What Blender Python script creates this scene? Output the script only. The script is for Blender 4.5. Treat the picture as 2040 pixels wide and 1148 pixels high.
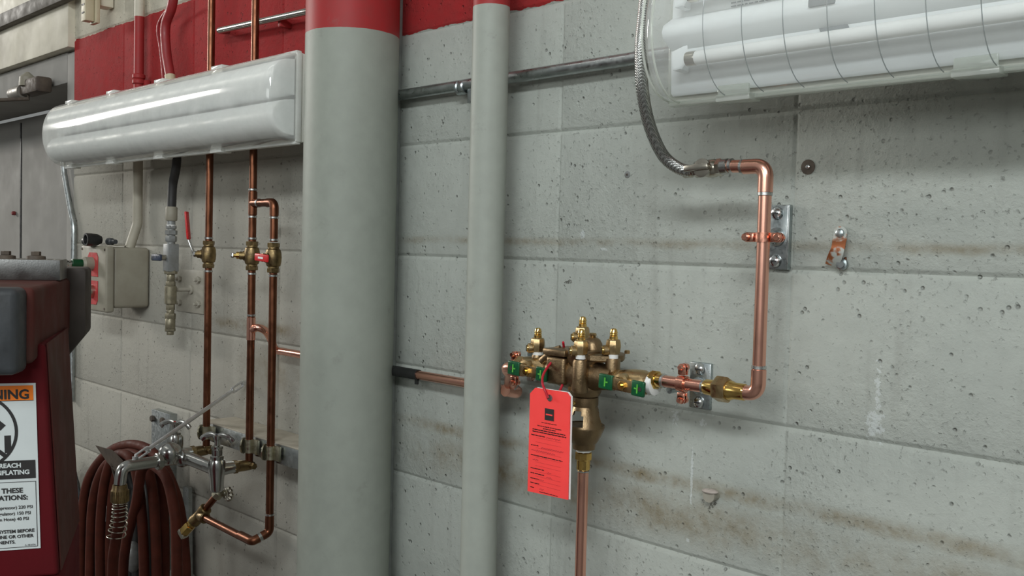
import bpy, bmesh, math, random
from mathutils import Vector, Matrix, Quaternion
random.seed(7)
PI = math.pi
scn = bpy.context.scene
COL = scn.collection
for o in list(bpy.data.objects): bpy.data.objects.remove(o, do_unlink=True)

# ------------------------------------------------------------------ camera, world, lamps, exposure
Z0 = 1.6256                       # height of the mortar line near eye level (eight courses of block)
FPX = 1926.77                     # focal length in pixels of the 2040 px wide photograph
CAM = Vector((1.030066, -1.128072, .018478 + Z0))
RX = Vector((0.70626083, 0.70750754, 0.02507446))
UX = Vector((-0.04666273, 0.01118078, 0.99884813))
FX = Vector((-0.70641223, 0.70661735, -0.04091078))
cd = bpy.data.cameras.new('camera'); cam = bpy.data.objects.new('camera', cd); COL.objects.link(cam)
cd.sensor_width = 36; cd.lens = 36 * FPX / 2040; cd.clip_start = .02
cam.matrix_world = Matrix(((RX.x, UX.x, -FX.x, CAM.x), (RX.y, UX.y, -FX.y, CAM.y), (RX.z, UX.z, -FX.z, CAM.z), (0, 0, 0, 1)))
scn.camera = cam
scn.view_settings.view_transform = 'Standard'; scn.view_settings.look = 'None'
scn.view_settings.gamma = 1; scn.view_settings.use_curve_mapping = False
scn.view_settings.exposure = 0.0
w = bpy.data.worlds.new('workshop_air'); scn.world = w; w.use_nodes = True
wn = w.node_tree; bg = wn.nodes['Background']
tc = wn.nodes.new('ShaderNodeTexCoord'); sx = wn.nodes.new('ShaderNodeSeparateXYZ'); cr = wn.nodes.new('ShaderNodeValToRGB')
mr = wn.nodes.new('ShaderNodeMapRange'); mr.inputs[1].default_value = -1; mr.inputs[2].default_value = 1
wn.links.new(tc.outputs['Generated'], sx.inputs[0]); wn.links.new(sx.outputs[2], mr.inputs[0]); wn.links.new(mr.outputs[0], cr.inputs[0])
cr.color_ramp.elements[0].position = .30; cr.color_ramp.elements[0].color = (.07, .066, .06, 1)
cr.color_ramp.elements[1].position = .62; cr.color_ramp.elements[1].color = (.50, .52, .51, 1)
wn.links.new(cr.outputs[0], bg.inputs[0]); bg.inputs[1].default_value = .50

def lamp(name, loc, target, sx_, sy_, power, col):
    l = bpy.data.lights.new(name, 'AREA'); l.shape = 'RECTANGLE'; l.size = sx_; l.size_y = sy_; l.energy = power; l.color = col
    o = bpy.data.objects.new(name, l); COL.objects.link(o); o.location = loc
    d = (Vector(target) - Vector(loc)).normalized()
    xa = Vector((1, 0, 0)); xa = (xa - d * xa.dot(d)).normalized(); ya = (-d).cross(xa)
    o.matrix_world = Matrix(((xa.x, ya.x, -d.x, loc[0]), (xa.y, ya.y, -d.y, loc[1]), (xa.z, ya.z, -d.z, loc[2]), (0, 0, 0, 1)))
    return o
lamp('ceiling_lamp_left', (-10.0, -3.6, Z0 + 2.6), (0, 0, Z0), 3.0, .7, 370, (1, .97, .91))
lamp('ceiling_lamp_right', (2.1, -2.9, Z0 + 1.8), (.6, 0, Z0), 2.4, .3, 82, (.93, .99, 1))
lamp('ceiling_lamp_far', (1.6, -6.0, Z0 + 1.2), (.3, 0, Z0), 5.0, 1.2, 84, (.96, 1, .98))
lamp('ceiling_lamp_near', (-1.5, -1.7, Z0 + 2.3), (-1.0, 0, Z0), 2.4, .12, 5, (1, .98, .92))

# ------------------------------------------------------------------ helpers
def V(x, d, z): return Vector((x, -d, z + Z0))            # x along the wall, d out from the wall, z from the eye-level joint
def ray(px, py): return RX * ((px - 1020) / FPX) - UX * ((py - 574) / FPX) + FX
def at(px, py, d):
    r = ray(px, py); t = (-d - CAM.y) / r.y; return CAM + r * t
def atz(px, py, depth): return CAM + ray(px, py) * depth
def ds(px, py, X):
    r = ray(px, py); t = (X - CAM.x) / r.x; return -(CAM.y + t * r.y)     # distance from the wall where the sight line crosses X
EX = Vector((1, 0, 0)); EY = Vector((0, -1, 0)); EZ = Vector((0, 0, 1))   # EY points from the wall to the room

def frame_of(axis, hint=None):
    a = axis.normalized(); h = hint or (EZ if abs(a.z) < .9 else EX)
    u = (h - a * h.dot(a)).normalized(); return a, u, a.cross(u)
def fillet(pts, rad, seg=7):
    pts = [Vector(p) for p in pts]
    if not isinstance(rad, (list, tuple)): rad = [rad] * len(pts)
    out = [pts[0]]
    for i in range(1, len(pts) - 1):
        p, a, b = pts[i], pts[i - 1], pts[i + 1]
        da, db = (a - p), (b - p); la, lb = da.length, db.length; da.normalize(); db.normalize()
        ang = da.angle(db)
        if ang > PI - .02: out.append(p); continue
        t = min(rad[i] / math.tan(ang / 2), la * .49, lb * .49)
        for k in range(seg + 1):
            s = k / seg; out.append((p + da * t) * (1 - s) ** 2 + p * 2 * s * (1 - s) + (p + db * t) * s * s)
    out.append(pts[-1]); return out
def spline(pts, n=8):
    pts = [Vector(p) for p in pts]; q = [pts[0] * 2 - pts[1]] + pts + [pts[-1] * 2 - pts[-2]]; out = []
    for i in range(1, len(q) - 2):
        p0, p1, p2, p3 = q[i - 1:i + 3]
        for k in range(n):
            t = k / n; out.append(.5 * ((2 * p1) + (p2 - p0) * t + (2 * p0 - 5 * p1 + 4 * p2 - p3) * t * t + (3 * p1 - p0 - 3 * p2 + p3) * t ** 3))
    out.append(pts[-1]); return out

class MB:
    def __init__(s): s.v = []; s.f = []
    def add(s, vs, fs):
        b = len(s.v); s.v += [Vector(p) for p in vs]; s.f += [tuple(i + b for i in f) for f in fs]; return s
    def tube(s, pts, r, n=20, caps=True, sq=1.0):
        pts = [Vector(p) for p in pts]; m = len(pts)
        rr = r if isinstance(r, (list, tuple)) else [r] * m
        tg = [(pts[min(i + 1, m - 1)] - pts[max(i - 1, 0)]).normalized() for i in range(m)]
        a, u, v = frame_of(tg[0]); vs = []
        for i in range(m):
            u = (u - tg[i] * u.dot(tg[i])).normalized(); v = tg[i].cross(u)
            for k in range(n):
                t = 2 * PI * k / n; vs.append(pts[i] + (u * math.cos(t) + v * math.sin(t) * sq) * rr[i])
        fs = [(i * n + k, i * n + (k + 1) % n, (i + 1) * n + (k + 1) % n, (i + 1) * n + k) for i in range(m - 1) for k in range(n)]
        if caps: fs += [tuple(range(n))[::-1], tuple(range((m - 1) * n, m * n))]
        return s.add(vs, fs)
    def lathe(s, o, axis, prof, n=28, hint=None, phase=0, sq=1.0):
        o = Vector(o); a, u, v = frame_of(Vector(axis), hint); vs = []; m = len(prof)
        for t, r in prof:
            for k in range(n):
                g = 2 * PI * k / n + phase; vs.append(o + a * t + (u * math.cos(g) + v * sq * math.sin(g)) * max(r, 1e-5))
        fs = [(i * n + k, i * n + (k + 1) % n, (i + 1) * n + (k + 1) % n, (i + 1) * n + k) for i in range(m - 1) for k in range(n)]
        fs += [tuple(range(n))[::-1], tuple(range((m - 1) * n, m * n))]
        return s.add(vs, fs)
    def hexa(s, o, axis, r, h, n=6, ch=.1, phase=0.26):
        return s.lathe(o, axis, [(0, r * (1 - ch)), (h * .12, r), (h * .88, r), (h, r * (1 - ch))], n, phase=phase)
    def box(s, c, size, ax=None, bev=0, seg=2):
        ax = ax or (EX, EY, EZ); bm = bmesh.new(); bmesh.ops.create_cube(bm, size=1)
        for p in bm.verts: p.co = Vector((p.co.x * size[0], p.co.y * size[1], p.co.z * size[2]))
        if bev: bmesh.ops.bevel(bm, geom=bm.edges[:], offset=bev, segments=seg, profile=.5, affect='EDGES')
        bm.verts.index_update(); c = Vector(c)
        s.add([c + ax[0] * p.co.x + ax[1] * p.co.y + ax[2] * p.co.z for p in bm.verts], [[p.index for p in f.verts] for f in bm.faces]); bm.free(); return s
    def prism(s, poly, vec, bev=0, seg=2):
        bm = bmesh.new(); vec = Vector(vec); n = len(poly)
        a = [bm.verts.new(Vector(p)) for p in poly]; b = [bm.verts.new(Vector(p) + vec) for p in poly]
        bm.faces.new(a[::-1]); bm.faces.new(b)
        for i in range(n): bm.faces.new((a[i], a[(i + 1) % n], b[(i + 1) % n], b[i]))
        if bev: bmesh.ops.bevel(bm, geom=bm.edges[:], offset=bev, segments=seg, profile=.5, affect='EDGES')
        bm.verts.index_update()
        s.add([p.co.copy() for p in bm.verts], [[p.index for p in f.verts] for f in bm.faces]); bm.free(); return s
    def ball(s, c, r, ax=None, sc=(1, 1, 1), n=20, m=12):
        ax = ax or (EX, EY, EZ); vs = []; c = Vector(c)
        for i in range(m + 1):
            th = PI * i / m
            for k in range(n):
                g = 2 * PI * k / n; vs.append(c + (ax[0] * (math.sin(th) * math.cos(g) * sc[0]) + ax[1] * (math.sin(th) * math.sin(g) * sc[1]) + ax[2] * (math.cos(th) * sc[2])) * r)
        return s.add(vs, [(i * n + k, i * n + (k + 1) % n, (i + 1) * n + (k + 1) % n, (i + 1) * n + k) for i in range(m) for k in range(n)])
    def quad(s, p, t=.0):
        return s.add(p, [tuple(range(len(p)))])
    def text(s, txt, o, ex, ey, size, depth=.0003, align='LEFT', fat=0.0, sx=1.0):
        cu = bpy.data.curves.new('lettering', 'FONT'); cu.body = txt; cu.size = size; cu.align_x = align; cu.offset = fat; cu.resolution_u = 3
        ob = bpy.data.objects.new('lettering', cu); COL.objects.link(ob)
        me = ob.to_mesh(); ex = ex.normalized(); ey = ey.normalized(); nz = ex.cross(ey)
        s.add([Vector(o) + ex * (p.co.x * sx) + ey * p.co.y + nz * depth for p in me.vertices], [tuple(p.vertices) for p in me.polygons])
        ob.to_mesh_clear(); bpy.data.objects.remove(ob, do_unlink=True); bpy.data.curves.remove(cu); return s
    def build(s, name, mat, parent=None, sharp=35, origin=None, fix=True):
        me = bpy.data.meshes.new(name)
        if parent is not None: org = parent['_w'] if '_w' in parent else (0, 0, 0); org = Vector(org)
        elif origin is not None: org = Vector(origin)
        else:
            xs = [p.x for p in s.v]; ys = [p.y for p in s.v]; zs = [p.z for p in s.v]
            org = Vector(((min(xs) + max(xs)) / 2, (min(ys) + max(ys)) / 2, min(zs)))
        me.from_pydata([p - org for p in s.v], [], s.f); me.update()
        if fix:
            bm = bmesh.new(); bm.from_mesh(me); bmesh.ops.recalc_face_normals(bm, faces=bm.faces); bm.to_mesh(me); bm.free()
        me.polygons.foreach_set('use_smooth', [True] * len(me.polygons)); me.set_sharp_from_angle(angle=math.radians(sharp))
        o = bpy.data.objects.new(name, me); COL.objects.link(o); me.materials.append(mat)
        if parent is not None: o.parent = parent
        else: o.location = org
        o['_w'] = list(org); return o
def thing(name, label, cat, loc, group=None):
    o = bpy.data.objects.new(name, None); COL.objects.link(o); o.location = loc; o.empty_display_size = .02
    o['_w'] = list(loc); o['label'] = label; o['category'] = cat
    if group: o['group'] = group
    return o
def tag(o, label, cat, group=None):
    o['label'] = label; o['category'] = cat
    if group: o['group'] = group
    return o
def struct(o): o['kind'] = 'structure'; return o
def plab(o, l): o['label'] = l; return o

# ------------------------------------------------------------------ node helper
class G:
    def __init__(s, name):
        s.m = bpy.data.materials.new(name); s.m.use_nodes = True; s.t = s.m.node_tree; s.b = s.t.nodes['Principled BSDF']; s.out = s.t.nodes['Material Output']
    def n(s, typ, ins=None, **kw):
        x = s.t.nodes.new(typ)
        for k, v in kw.items(): setattr(x, k, v)
        for k, v in (ins or {}).items(): s.set(x.inputs[k], v)
        return x
    def set(s, sock, v):
        if isinstance(v, bpy.types.NodeSocket): s.t.links.new(v, sock)
        else: sock.default_value = v
    def math(s, op, a, b=0, c=0, clamp=False):
        x = s.n('ShaderNodeMath', operation=op, use_clamp=clamp); s.set(x.inputs[0], a); s.set(x.inputs[1], b)
        if op in ('MULTIPLY_ADD', 'SMOOTH_MIN'): s.set(x.inputs[2], c)
        return x.outputs[0]
    def mr(s, v, a, b, c=0, d=1, smooth=False):
        x = s.n('ShaderNodeMapRange', {0: v, 1: a, 2: b, 3: c, 4: d}); x.clamp = True
        if smooth: x.interpolation_type = 'SMOOTHSTEP'
        return x.outputs[0]
    def mix(s, f, a, b, mode='MIX'):
        x = s.n('ShaderNodeMix', data_type='RGBA', blend_type=mode); s.set(x.inputs[0], f); s.set(x.inputs[6], a); s.set(x.inputs[7], b); return x.outputs[2]
    def noise(s, vec, scale, detail=3, rough=.55):
        x = s.n('ShaderNodeTexNoise', {'Scale': scale, 'Detail': detail, 'Roughness': rough}); s.set(x.inputs['Vector'], vec); return x.outputs[0]
    def obj(s): return s.n('ShaderNodeTexCoord').outputs['Object']
    def pos(s): return s.n('ShaderNodeNewGeometry').outputs['Position']
    def bump(s, h, strength, dist=.001, prev=None):
        x = s.n('ShaderNodeBump', {'Strength': strength, 'Distance': dist, 'Height': h})
        if prev: s.set(x.inputs['Normal'], prev)
        return x.outputs[0]
def c4(c): return (c[0], c[1], c[2], 1)
def pm(name, col, rough=.5, metal=0, col2=None, scale=30, amt=(.35, .7), rv=.12, bump=0, bs=200, coat=0, spec=None):
    g = G(name); p = g.obj(); nz = g.noise(p, scale, 4)
    c2 = col2 or tuple(x * .75 for x in col)
    g.set(g.b.inputs['Base Color'], g.mix(g.mr(nz, amt[0], amt[1]), c4(col), c4(c2)))
    g.set(g.b.inputs['Roughness'], g.mr(g.noise(p, scale * 2.3, 3), .3, .7, max(.02, rough - rv), rough + rv)); g.b.inputs['Metallic'].default_value = metal
    if bump: g.set(g.b.inputs['Normal'], g.bump(g.noise(p, bs, 3), bump))
    if coat: g.b.inputs['Coat Weight'].default_value = coat; g.b.inputs['Coat Roughness'].default_value = .1
    if spec is not None: g.b.inputs['Specular IOR Level'].default_value = spec
    return g.m

H = .2032; B = .4064
RED = (.36, .028, .03); CREAM = (.60, .56, .46); GREY = (.40, .42, .385)
def painted(name, zlo, zhi, wall=False, grey=GREY, bumpk=.25):
    """painted masonry and the pipes painted with it: grey below, red band, cream above"""
    g = G(name); pos = g.pos(); s = g.n('ShaderNodeSeparateXYZ', {0: pos}); X, Z = s.outputs[0], g.math('SUBTRACT', s.outputs[2], Z0)
    e = g.math('ADD', Z, g.mr(g.noise(pos, 28, 3), 0, 1, -.006 if wall else -.0015, .006 if wall else .0015))
    n1 = g.noise(pos, 3.5, 4); n2 = g.noise(pos, 40, 4)
    base = g.mix(g.mr(n1, .3, .7), c4(grey), c4(tuple(x * .88 for x in grey)))
    base = g.mix(g.mr(n2, .3, .75), base, g.mix(.5, base, c4(tuple(x * 1.12 for x in grey))))
    if wall:
        # dirtier coat on the left bay, with the warm cast of the light painted in
        lf = g.mr(X, -.85, -.5, 1, 0); base = g.mix(g.math('MULTIPLY', lf, .8), base, (.40, .375, .325, 1))
        # brown dust on the ledges
        nn = g.noise(pos, 9, 5, .65); nf = g.noise(pos, 60, 4, .7)
        def band(z, hgt, k, x0=-9, x1=9):
            a = g.mr(g.math('ABSOLUTE', g.math('SUBTRACT', g.math('ADD', Z, g.mr(nn, 0, 1, -.008, .008)), z)), 0, hgt, 1, 0, True)
            return g.math('MULTIPLY', g.math('MULTIPLY', a, g.mr(nn, .35, .62)), g.math('MULTIPLY', k, g.math('MULTIPLY', g.mr(X, x0, x0 + .1), g.mr(X, x1, x1 + .1, 1, 0))))
        st = g.math('MAXIMUM', band(.031, .011, .7, -.42), band(-1.5 * H, .018, .95, -.42))
        st = g.math('MAXIMUM', st, band(-1.74 * H, .050, .8, -.42)); st = g.math('MAXIMUM', st, band(-.845 * H, .020, 1.0, -1.13, -.78))
        st = g.math('MAXIMUM', st, g.math('MULTIPLY', band(-1.3 * H, .07, .55, -1.0, -.55), 1))
        base = g.mix(g.math('MULTIPLY', st, g.mr(nf, .3, .6, .45, 1)), base, (.20, .155, .085, 1))
        # soot smudges and run marks
        xs = g.n('ShaderNodeMapping', {0: pos, 3: (30, 30, 2.2)}); run = g.noise(xs.outputs[0], 1, 3)
        base = g.mix(g.math('MULTIPLY', g.mr(run, .58, .75), .22), base, (.13, .12, .10, 1))
        # white chips where something was torn off
        def spot(x, z, rx, rz, th):
            dx = g.math('DIVIDE', g.math('SUBTRACT', X, x), rx); dz = g.math('DIVIDE', g.math('SUBTRACT', Z, z), rz)
            r = g.math('SQRT', g.math('ADD', g.math('MULTIPLY', dx, dx), g.math('MULTIPLY', dz, dz)))
            return g.math('GREATER_THAN', g.math('SUBTRACT', g.noise(pos, 120, 5, .75), g.math('MULTIPLY', r, .20)), g.math('ADD', th, .06))
        ch = None
        for (px, py, rx, rz, th) in ((1742, 845, .012, .022, .30), (1749, 780, .006, .05, .35), (1160, 466, .006, .006, .30), (1378, 950, .0015, .03, .2), (1345, 830, .012, .02, .38), (1400, 842, .008, .006, .33), (1205, 497, .012, .004, .36), (1370, 1075, .004, .003, .3), (1340, 690, .01, .012, .44)):
            q = at(px, py, 0); a = spot(q.x, q.z - Z0, rx, rz, th); ch = a if ch is None else g.math('MAXIMUM', ch, a)
        base = g.mix(g.math('MULTIPLY', ch, .5), base, (.62, .66, .66, 1))
        dk = None
        for (px, py, rx, rz, th) in ((1057, 630, .010, .014, .46), (1130, 562, .012, .008, .36), (1418, 1005, .02, .02, .42), (1605, 345, .02, .016, .42)):
            q = at(px, py, 0); a = spot(q.x, q.z - Z0, rx, rz, th); dk = a if dk is None else g.math('MAXIMUM', dk, a)
        base = g.mix(g.math('MULTIPLY', dk, .8), base, (.06, .055, .045, 1))
    red = g.mix(g.mr(n2, .3, .7), c4(RED), c4((RED[0] * .85, RED[1] * 1.3, RED[2] * 1.2)))
    cream = g.mix(g.mr(n2, .3, .7), c4(CREAM), c4(tuple(x * .9 for x in CREAM)))
    if wall: red = g.mix(g.math('MULTIPLY', g.mr(g.noise(pos, 6, 4), .45, .75), g.mr(X, -1.2, -1.9, .0, .35)), red, (.30, .09, .09, 1))
    c = g.mix(g.math('GREATER_THAN', e, zlo), base, red)
    c = g.mix(g.math('GREATER_THAN', e, zhi), c, cream)
    if wall:
        # open pores of the block
        vo = g.n('ShaderNodeTexVoronoi', {'Vector': pos, 'Scale': 75.0, 'Randomness': 1.0}, feature='F1')
        pit = g.math('MULTIPLY', g.mr(vo.outputs['Distance'], .10, .22, 1, 0), g.mr(g.noise(pos, 45, 2), .5, .62))
        c = g.mix(g.math('MULTIPLY', pit, .35), c, (.08, .08, .07, 1))
        ra_ = g.noise(pos, 48, 6, .68); rb = g.noise(pos, 150, 4, .65); patch = g.mr(g.noise(pos, 5, 3), .38, .62, .35, 1)
        pore = g.math('MULTIPLY', g.mr(rb, .60, .74), patch)
        h = g.math('SUBTRACT', g.math('MULTIPLY', g.math('ADD', ra_, g.math('MULTIPLY', rb, .45)), patch), g.math('ADD', g.math('MULTIPLY', pit, .8), g.math('MULTIPLY', pore, .6)))
        c = g.mix(g.math('MULTIPLY', pore, .22), c, (.10, .10, .09, 1))
        g.set(g.b.inputs['Normal'], g.bump(h, .85, .0042)); g.b.inputs['Roughness'].default_value = .8; g.b.inputs['Specular IOR Level'].default_value = .10
    else:
        g.set(g.b.inputs['Normal'], g.bump(g.noise(pos, 90, 3), bumpk, .0006)); g.b.inputs['Roughness'].default_value = .5; g.b.inputs['Specular IOR Level'].default_value = .22
        c = g.mix(g.math('MULTIPLY', g.mr(g.noise(pos, 14, 5, .7), .62, .74), .35), c, (.16, .16, .14, 1))
    g.set(g.b.inputs['Base Color'], c); return g.m

M = {}
M['wall'] = painted('painted_block', 2 * H + .002, 3 * H, True)
zc = at(695, 40, .178).z - Z0; zp = at(975, 3, .10).z - Z0
M['column'] = painted('column_paint', zc, 9, grey=(.30, .32, .28))
M['post'] = painted('post_paint', zp, 9, grey=(.345, .365, .325))
M['redpipe'] = painted('conduit_paint', .36, 3 * H - .01, grey=(.40, .37, .30))
M['copper'] = pm('new_copper', (.86, .46, .35), .25, 1, (.82, .42, .32), 9, rv=.03)
M['copper_clamp'] = pm('copper_plate', (.88, .44, .33), .24, 1, (.76, .34, .24), 60)
M['old_copper'] = pm('aged_copper', (.21, .085, .048), .38, 1, (.14, .055, .030), 25, rv=.1)
M['solder'] = pm('solder', (.62, .63, .62), .3, 1, (.42, .43, .42), 90)
M['bronze'] = pm('cast_bronze', (.27, .19, .11), .42, 1, (.21, .145, .08), 35, bump=.3, bs=420)
M['brassraw'] = pm('yellow_brass_forging', (.52, .38, .20), .33, 1, (.38, .27, .14), 40, bump=.15, bs=300)
M['brass'] = pm('bright_brass', (.80, .55, .18), .18, 1, (.60, .38, .12), 50, rv=.06)
M['oldbrass'] = pm('tarnished_brass', (.30, .215, .10), .42, 1, (.14, .10, .055), 60, bump=.3, bs=260)
M['chrome'] = pm('worn_chrome', (.48, .48, .46), .22, 1, (.42, .42, .40), 18, rv=.03)
M['steel'] = pm('galvanised_steel', (.50, .53, .53), .36, 1, (.36, .39, .39), 50)
M['zinc'] = pm('zinc_plate', (.50, .54, .55), .33, 1, (.36, .41, .42), 80, rv=.1)
M['zincyellow'] = pm('yellow_zinc', (.50, .47, .36), .38, 1, (.36, .34, .25), 60)
M['screw'] = pm('bright_screw', (.75, .76, .76), .15, 1, (.5, .5, .5), 90)
M['rod'] = pm('dull_bright_rod', (.74, .75, .76), .42, 1, (.66, .67, .68), 30)
M['nickel'] = pm('nickel_plate', (.52, .49, .42), .24, 1, (.44, .41, .35), 40, rv=.04)
M['green'] = pm('green_vinyl', (.004, .085, .03), .30, 0, (.003, .06, .02), 40)
M['greentext'] = pm('green_print', (.10, .42, .05), .4)
M['redvinyl'] = pm('red_vinyl', (.62, .022, .025), .33, 0, (.5, .02, .02), 50)
M['bluevinyl'] = pm('blue_vinyl', (.035, .05, .09), .35, 0, (.03, .035, .05), 60)
M['white'] = pm('white_tape', (.80, .80, .78), .5, 0, (.72, .72, .70), 60)
M['tagred'] = pm('red_card', (1.0, .060, .055), .6, 0, (.94, .055, .05), 20)
M['ink'] = pm('black_print', (.02, .018, .018), .6)
M['pen'] = pm('ballpoint', (.30, .03, .05), .6)
M['redtie'] = pm('red_tie', (.50, .012, .03), .3)
M['black'] = pm('black_tape', (.012, .012, .012), .42, 0, (.02, .02, .02), 40)
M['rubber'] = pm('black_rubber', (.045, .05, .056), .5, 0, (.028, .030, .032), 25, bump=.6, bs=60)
M['hose'] = pm('red_rubber', (.105, .026, .016), .68, 0, (.07, .019, .012), 30, bump=.15, bs=300, spec=.15)
M['blackhose'] = pm('black_hose_and_gap_fill', (.018, .018, .018), .5, 0, (.03, .028, .027), 30)
M['cabinet'] = pm('red_cabinet', (.110, .007, .011), .7, 0, (.080, .009, .011), 5, coat=.0, spec=.12, bump=.12, bs=300)
M['cabinetdirty'] = pm('dusty_red_cabinet', (.095, .024, .020), .7, 0, (.075, .040, .032), 7, bump=.12, bs=200, spec=.15)
M['plate'] = pm('brushed_plate', (.24, .24, .235), .42, 1, (.19, .185, .175), 12, bump=.15, bs=400)
M['boxgrey'] = pm('dusty_grey_enamel', (.31, .29, .23), .55, 0, (.25, .225, .175), 18, bump=.2, bs=90)
M['greyvalve'] = pm('grey_steel_block', (.27, .28, .28), .45, .3, (.20, .20, .19), 50)
M['creambox'] = pm('cream_enamel', (.60, .54, .38), .5, 0, (.52, .45, .31), 25)
M['paintgrey'] = pm('wall_paint_overspray', (.37, .345, .29), .5, 0, (.30, .28, .23), 40)
M['cream'] = pm('cream_steel', (.78, .73, .60), .6, 0, (.50, .46, .37), 6)
M['doorgrey'] = pm('door_paint', (.30, .29, .27), .75, 0, (.26, .25, .235), 4, spec=.12)
M['darkrail'] = pm('brown_rail', (.09, .075, .06), .6, 0, (.07, .06, .045), 10)
M['closer'] = pm('dirty_bronze_paint', (.10, .075, .055), .7, 0, (.06, .045, .035), 40)
M['dust'] = pm('dusty_ledge', (.50, .46, .38), .6, .2, (.38, .34, .27), 25)
M['housing'] = pm('fibreglass_housing', (.66, .66, .60), .45, 0, (.60, .59, .52), 12)
M['reflector'] = pm('white_reflector', (.86, .88, .88), .4, 0, (.82, .84, .85), 8)
M['tubeglass'] = pm('lamp_tube', (.90, .90, .88), .35, 0, (.84, .84, .83), 8)
M['darkprint'] = pm('grey_print', (.22, .24, .25), .6)
M['label'] = pm('white_decal', (.66, .70, .70), .4, 0, (.60, .64, .64), 12)
M['orange'] = pm('orange_decal', (.85, .20, .01), .45, 0, (.75, .17, .01), 14)
M['concrete'] = pm('floor_concrete', (.16, .155, .145), .6, 0, (.10, .10, .095), 3)
def plastic(name, haze, tint, rough, streak=0):
    g = G(name); p = g.obj(); t = g.t
    tr = g.n('ShaderNodeBsdfTransparent', {0: c4(tint)}); df = g.n('ShaderNodeBsdfDiffuse', {0: (.90, .91, .88, 1)}); tl = g.n('ShaderNodeBsdfTranslucent', {0: (.80, .80, .76, 1)})
    gl = g.n('ShaderNodeBsdfGlossy', {0: (1, 1, 1, 1), 1: rough})
    lw = g.n('ShaderNodeLayerWeight', {0: .5}).outputs['Facing']; fr = g.math('ADD', .04, g.math('MULTIPLY', g.math('POWER', lw, 5.0), .8)); m0 = g.n('ShaderNodeMixShader', {0: .22}); t.links.new(df.outputs[0], m0.inputs[1]); t.links.new(tl.outputs[0], m0.inputs[2])
    nz = g.noise(p, 16, 4); fac = g.mr(nz, .3, .7, haze * .8, min(1, haze * 1.15))
    if streak: fac = g.math('MAXIMUM', fac, g.mr(g.noise(p, 5, 5), .5, .7, 0, streak))
    m1 = g.n('ShaderNodeMixShader', {0: fac}); t.links.new(tr.outputs[0], m1.inputs[1]); t.links.new(m0.outputs[0], m1.inputs[2])
    m2 = g.n('ShaderNodeMixShader', {0: fr}); t.links.new(m1.outputs[0], m2.inputs[1]); t.links.new(gl.outputs[0], m2.inputs[2])
    t.links.new(m2.outputs[0], g.out.inputs[0]); return g.m
M['clear'] = plastic('clear_acrylic', .24, (.97, .985, .985), .06)
M['clearedge'] = plastic('acrylic_edge', .42, (.80, .84, .78), .1)
M['milky'] = plastic('clouded_acrylic', .50, (.97, .975, .96), .08, .62)
M['ribs'] = plastic('acrylic_rib', .25, (.50, .54, .56), .2)
M['milkyedge'] = plastic('yellowed_acrylic', .8, (.85, .83, .75), .12)
g = G('braided_stainless'); p = g.n('ShaderNodeTexCoord').outputs['Generated']
w1 = g.n('ShaderNodeTexWave', {'Vector': g.obj(), 'Scale': 230.0}, wave_type='BANDS', bands_direction='DIAGONAL').outputs[1]
mpn = g.n('ShaderNodeMapping', {0: g.obj(), 3: (-1, 1, 1)}); w2 = g.n('ShaderNodeTexWave', {'Vector': mpn.outputs[0], 'Scale': 230.0}, wave_type='BANDS', bands_direction='DIAGONAL').outputs[1]
hh_ = g.math('MAXIMUM', w1, w2)
g.set(g.b.inputs['Base Color'], g.mix(hh_, (.14, .14, .135, 1), (.62, .63, .61, 1))); g.b.inputs['Metallic'].default_value = 1; g.b.inputs['Roughness'].default_value = .27
g.set(g.b.inputs['Normal'], g.bump(hh_, .5, .0006)); M['braid'] = g.m

# ------------------------------------------------------------------ the room
XL = at(148, 200, 0).x            # where the block wall ends at the door frame
def wall_mesh():
    xs = set(); zs = set(); gx = []; gz = []
    for j in range(-5, 7):
        x = j * B
        if x > XL + .02: gx.append(x)
    for k in range(-8, 8): gz.append(k * H)
    def prof(lines, lo, hi, offs):
        s = [lo, hi]
        for l in lines:
            for o in offs:
                if lo < l + o < hi: s.append(l + o)
        # extra cuts so that the faces stay near-square
        s = sorted(s); r = [s[0]]
        for q in s[1:]:
            if q - r[-1] > 1e-5: r.append(q)
        return r
    OX = (-.0055, -.0035, -.0015, 0, .0015, .0035, .0055); OZ = (-.0065, -.0045, -.0022, 0, .0022, .0045, .0065)
    X = prof(gx, XL, 2.6, OX); Z = prof(gz, -Z0, 1.55, OZ)
    def dep(v, lines, offs, D):
        for l in lines:
            t = abs(v - l)
            if t < offs[-1]: return D * (.5 + .5 * math.cos(PI * t / offs[-1]))
        return 0
    DX = [dep(x, gx, OX, .0022) for x in X]; DZ = [dep(z, gz, OZ, .0042) for z in Z]
    random.seed(3); tilt = {}
    vs = []
    for i, z in enumerate(Z):
        for j, x in enumerate(X):
            key = (math.floor(x / B), math.floor(z / H))
            vs.append(V(x, -max(DX[j], DZ[i]), z))
    n = len(X); fs = [(i * n + j, i * n + j + 1, (i + 1) * n + j + 1, (i + 1) * n + j) for i in range(len(Z) - 1) for j in range(n - 1)]
    mb = MB(); mb.add(vs, fs)
    # the thickness of the wall behind the face
    mb.prism([V(XL, 0, -Z0), V(2.6, 0, -Z0), V(2.6, 0, 1.55), V(XL, 0, 1.55)], (0, .2, 0))
    # the coincident front cap of that prism sits on the face, so push it behind the grooves
    b = len(vs)
    for k in range(b, b + 4): mb.v[k] = mb.v[k] + Vector((0, .006, 0))
    # close the rim
    return mb
wall = struct(wall_mesh().build('wall_back', M['wall'], origin=(0, 0, 0), fix=False))
me = wall.data; bm = bmesh.new(); bm.from_mesh(me)
for f in bm.faces:
    if f.normal.y > .5 and f.calc_center_median().y < .1: f.normal_flip()
bm.to_mesh(me); bm.free()
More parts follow.
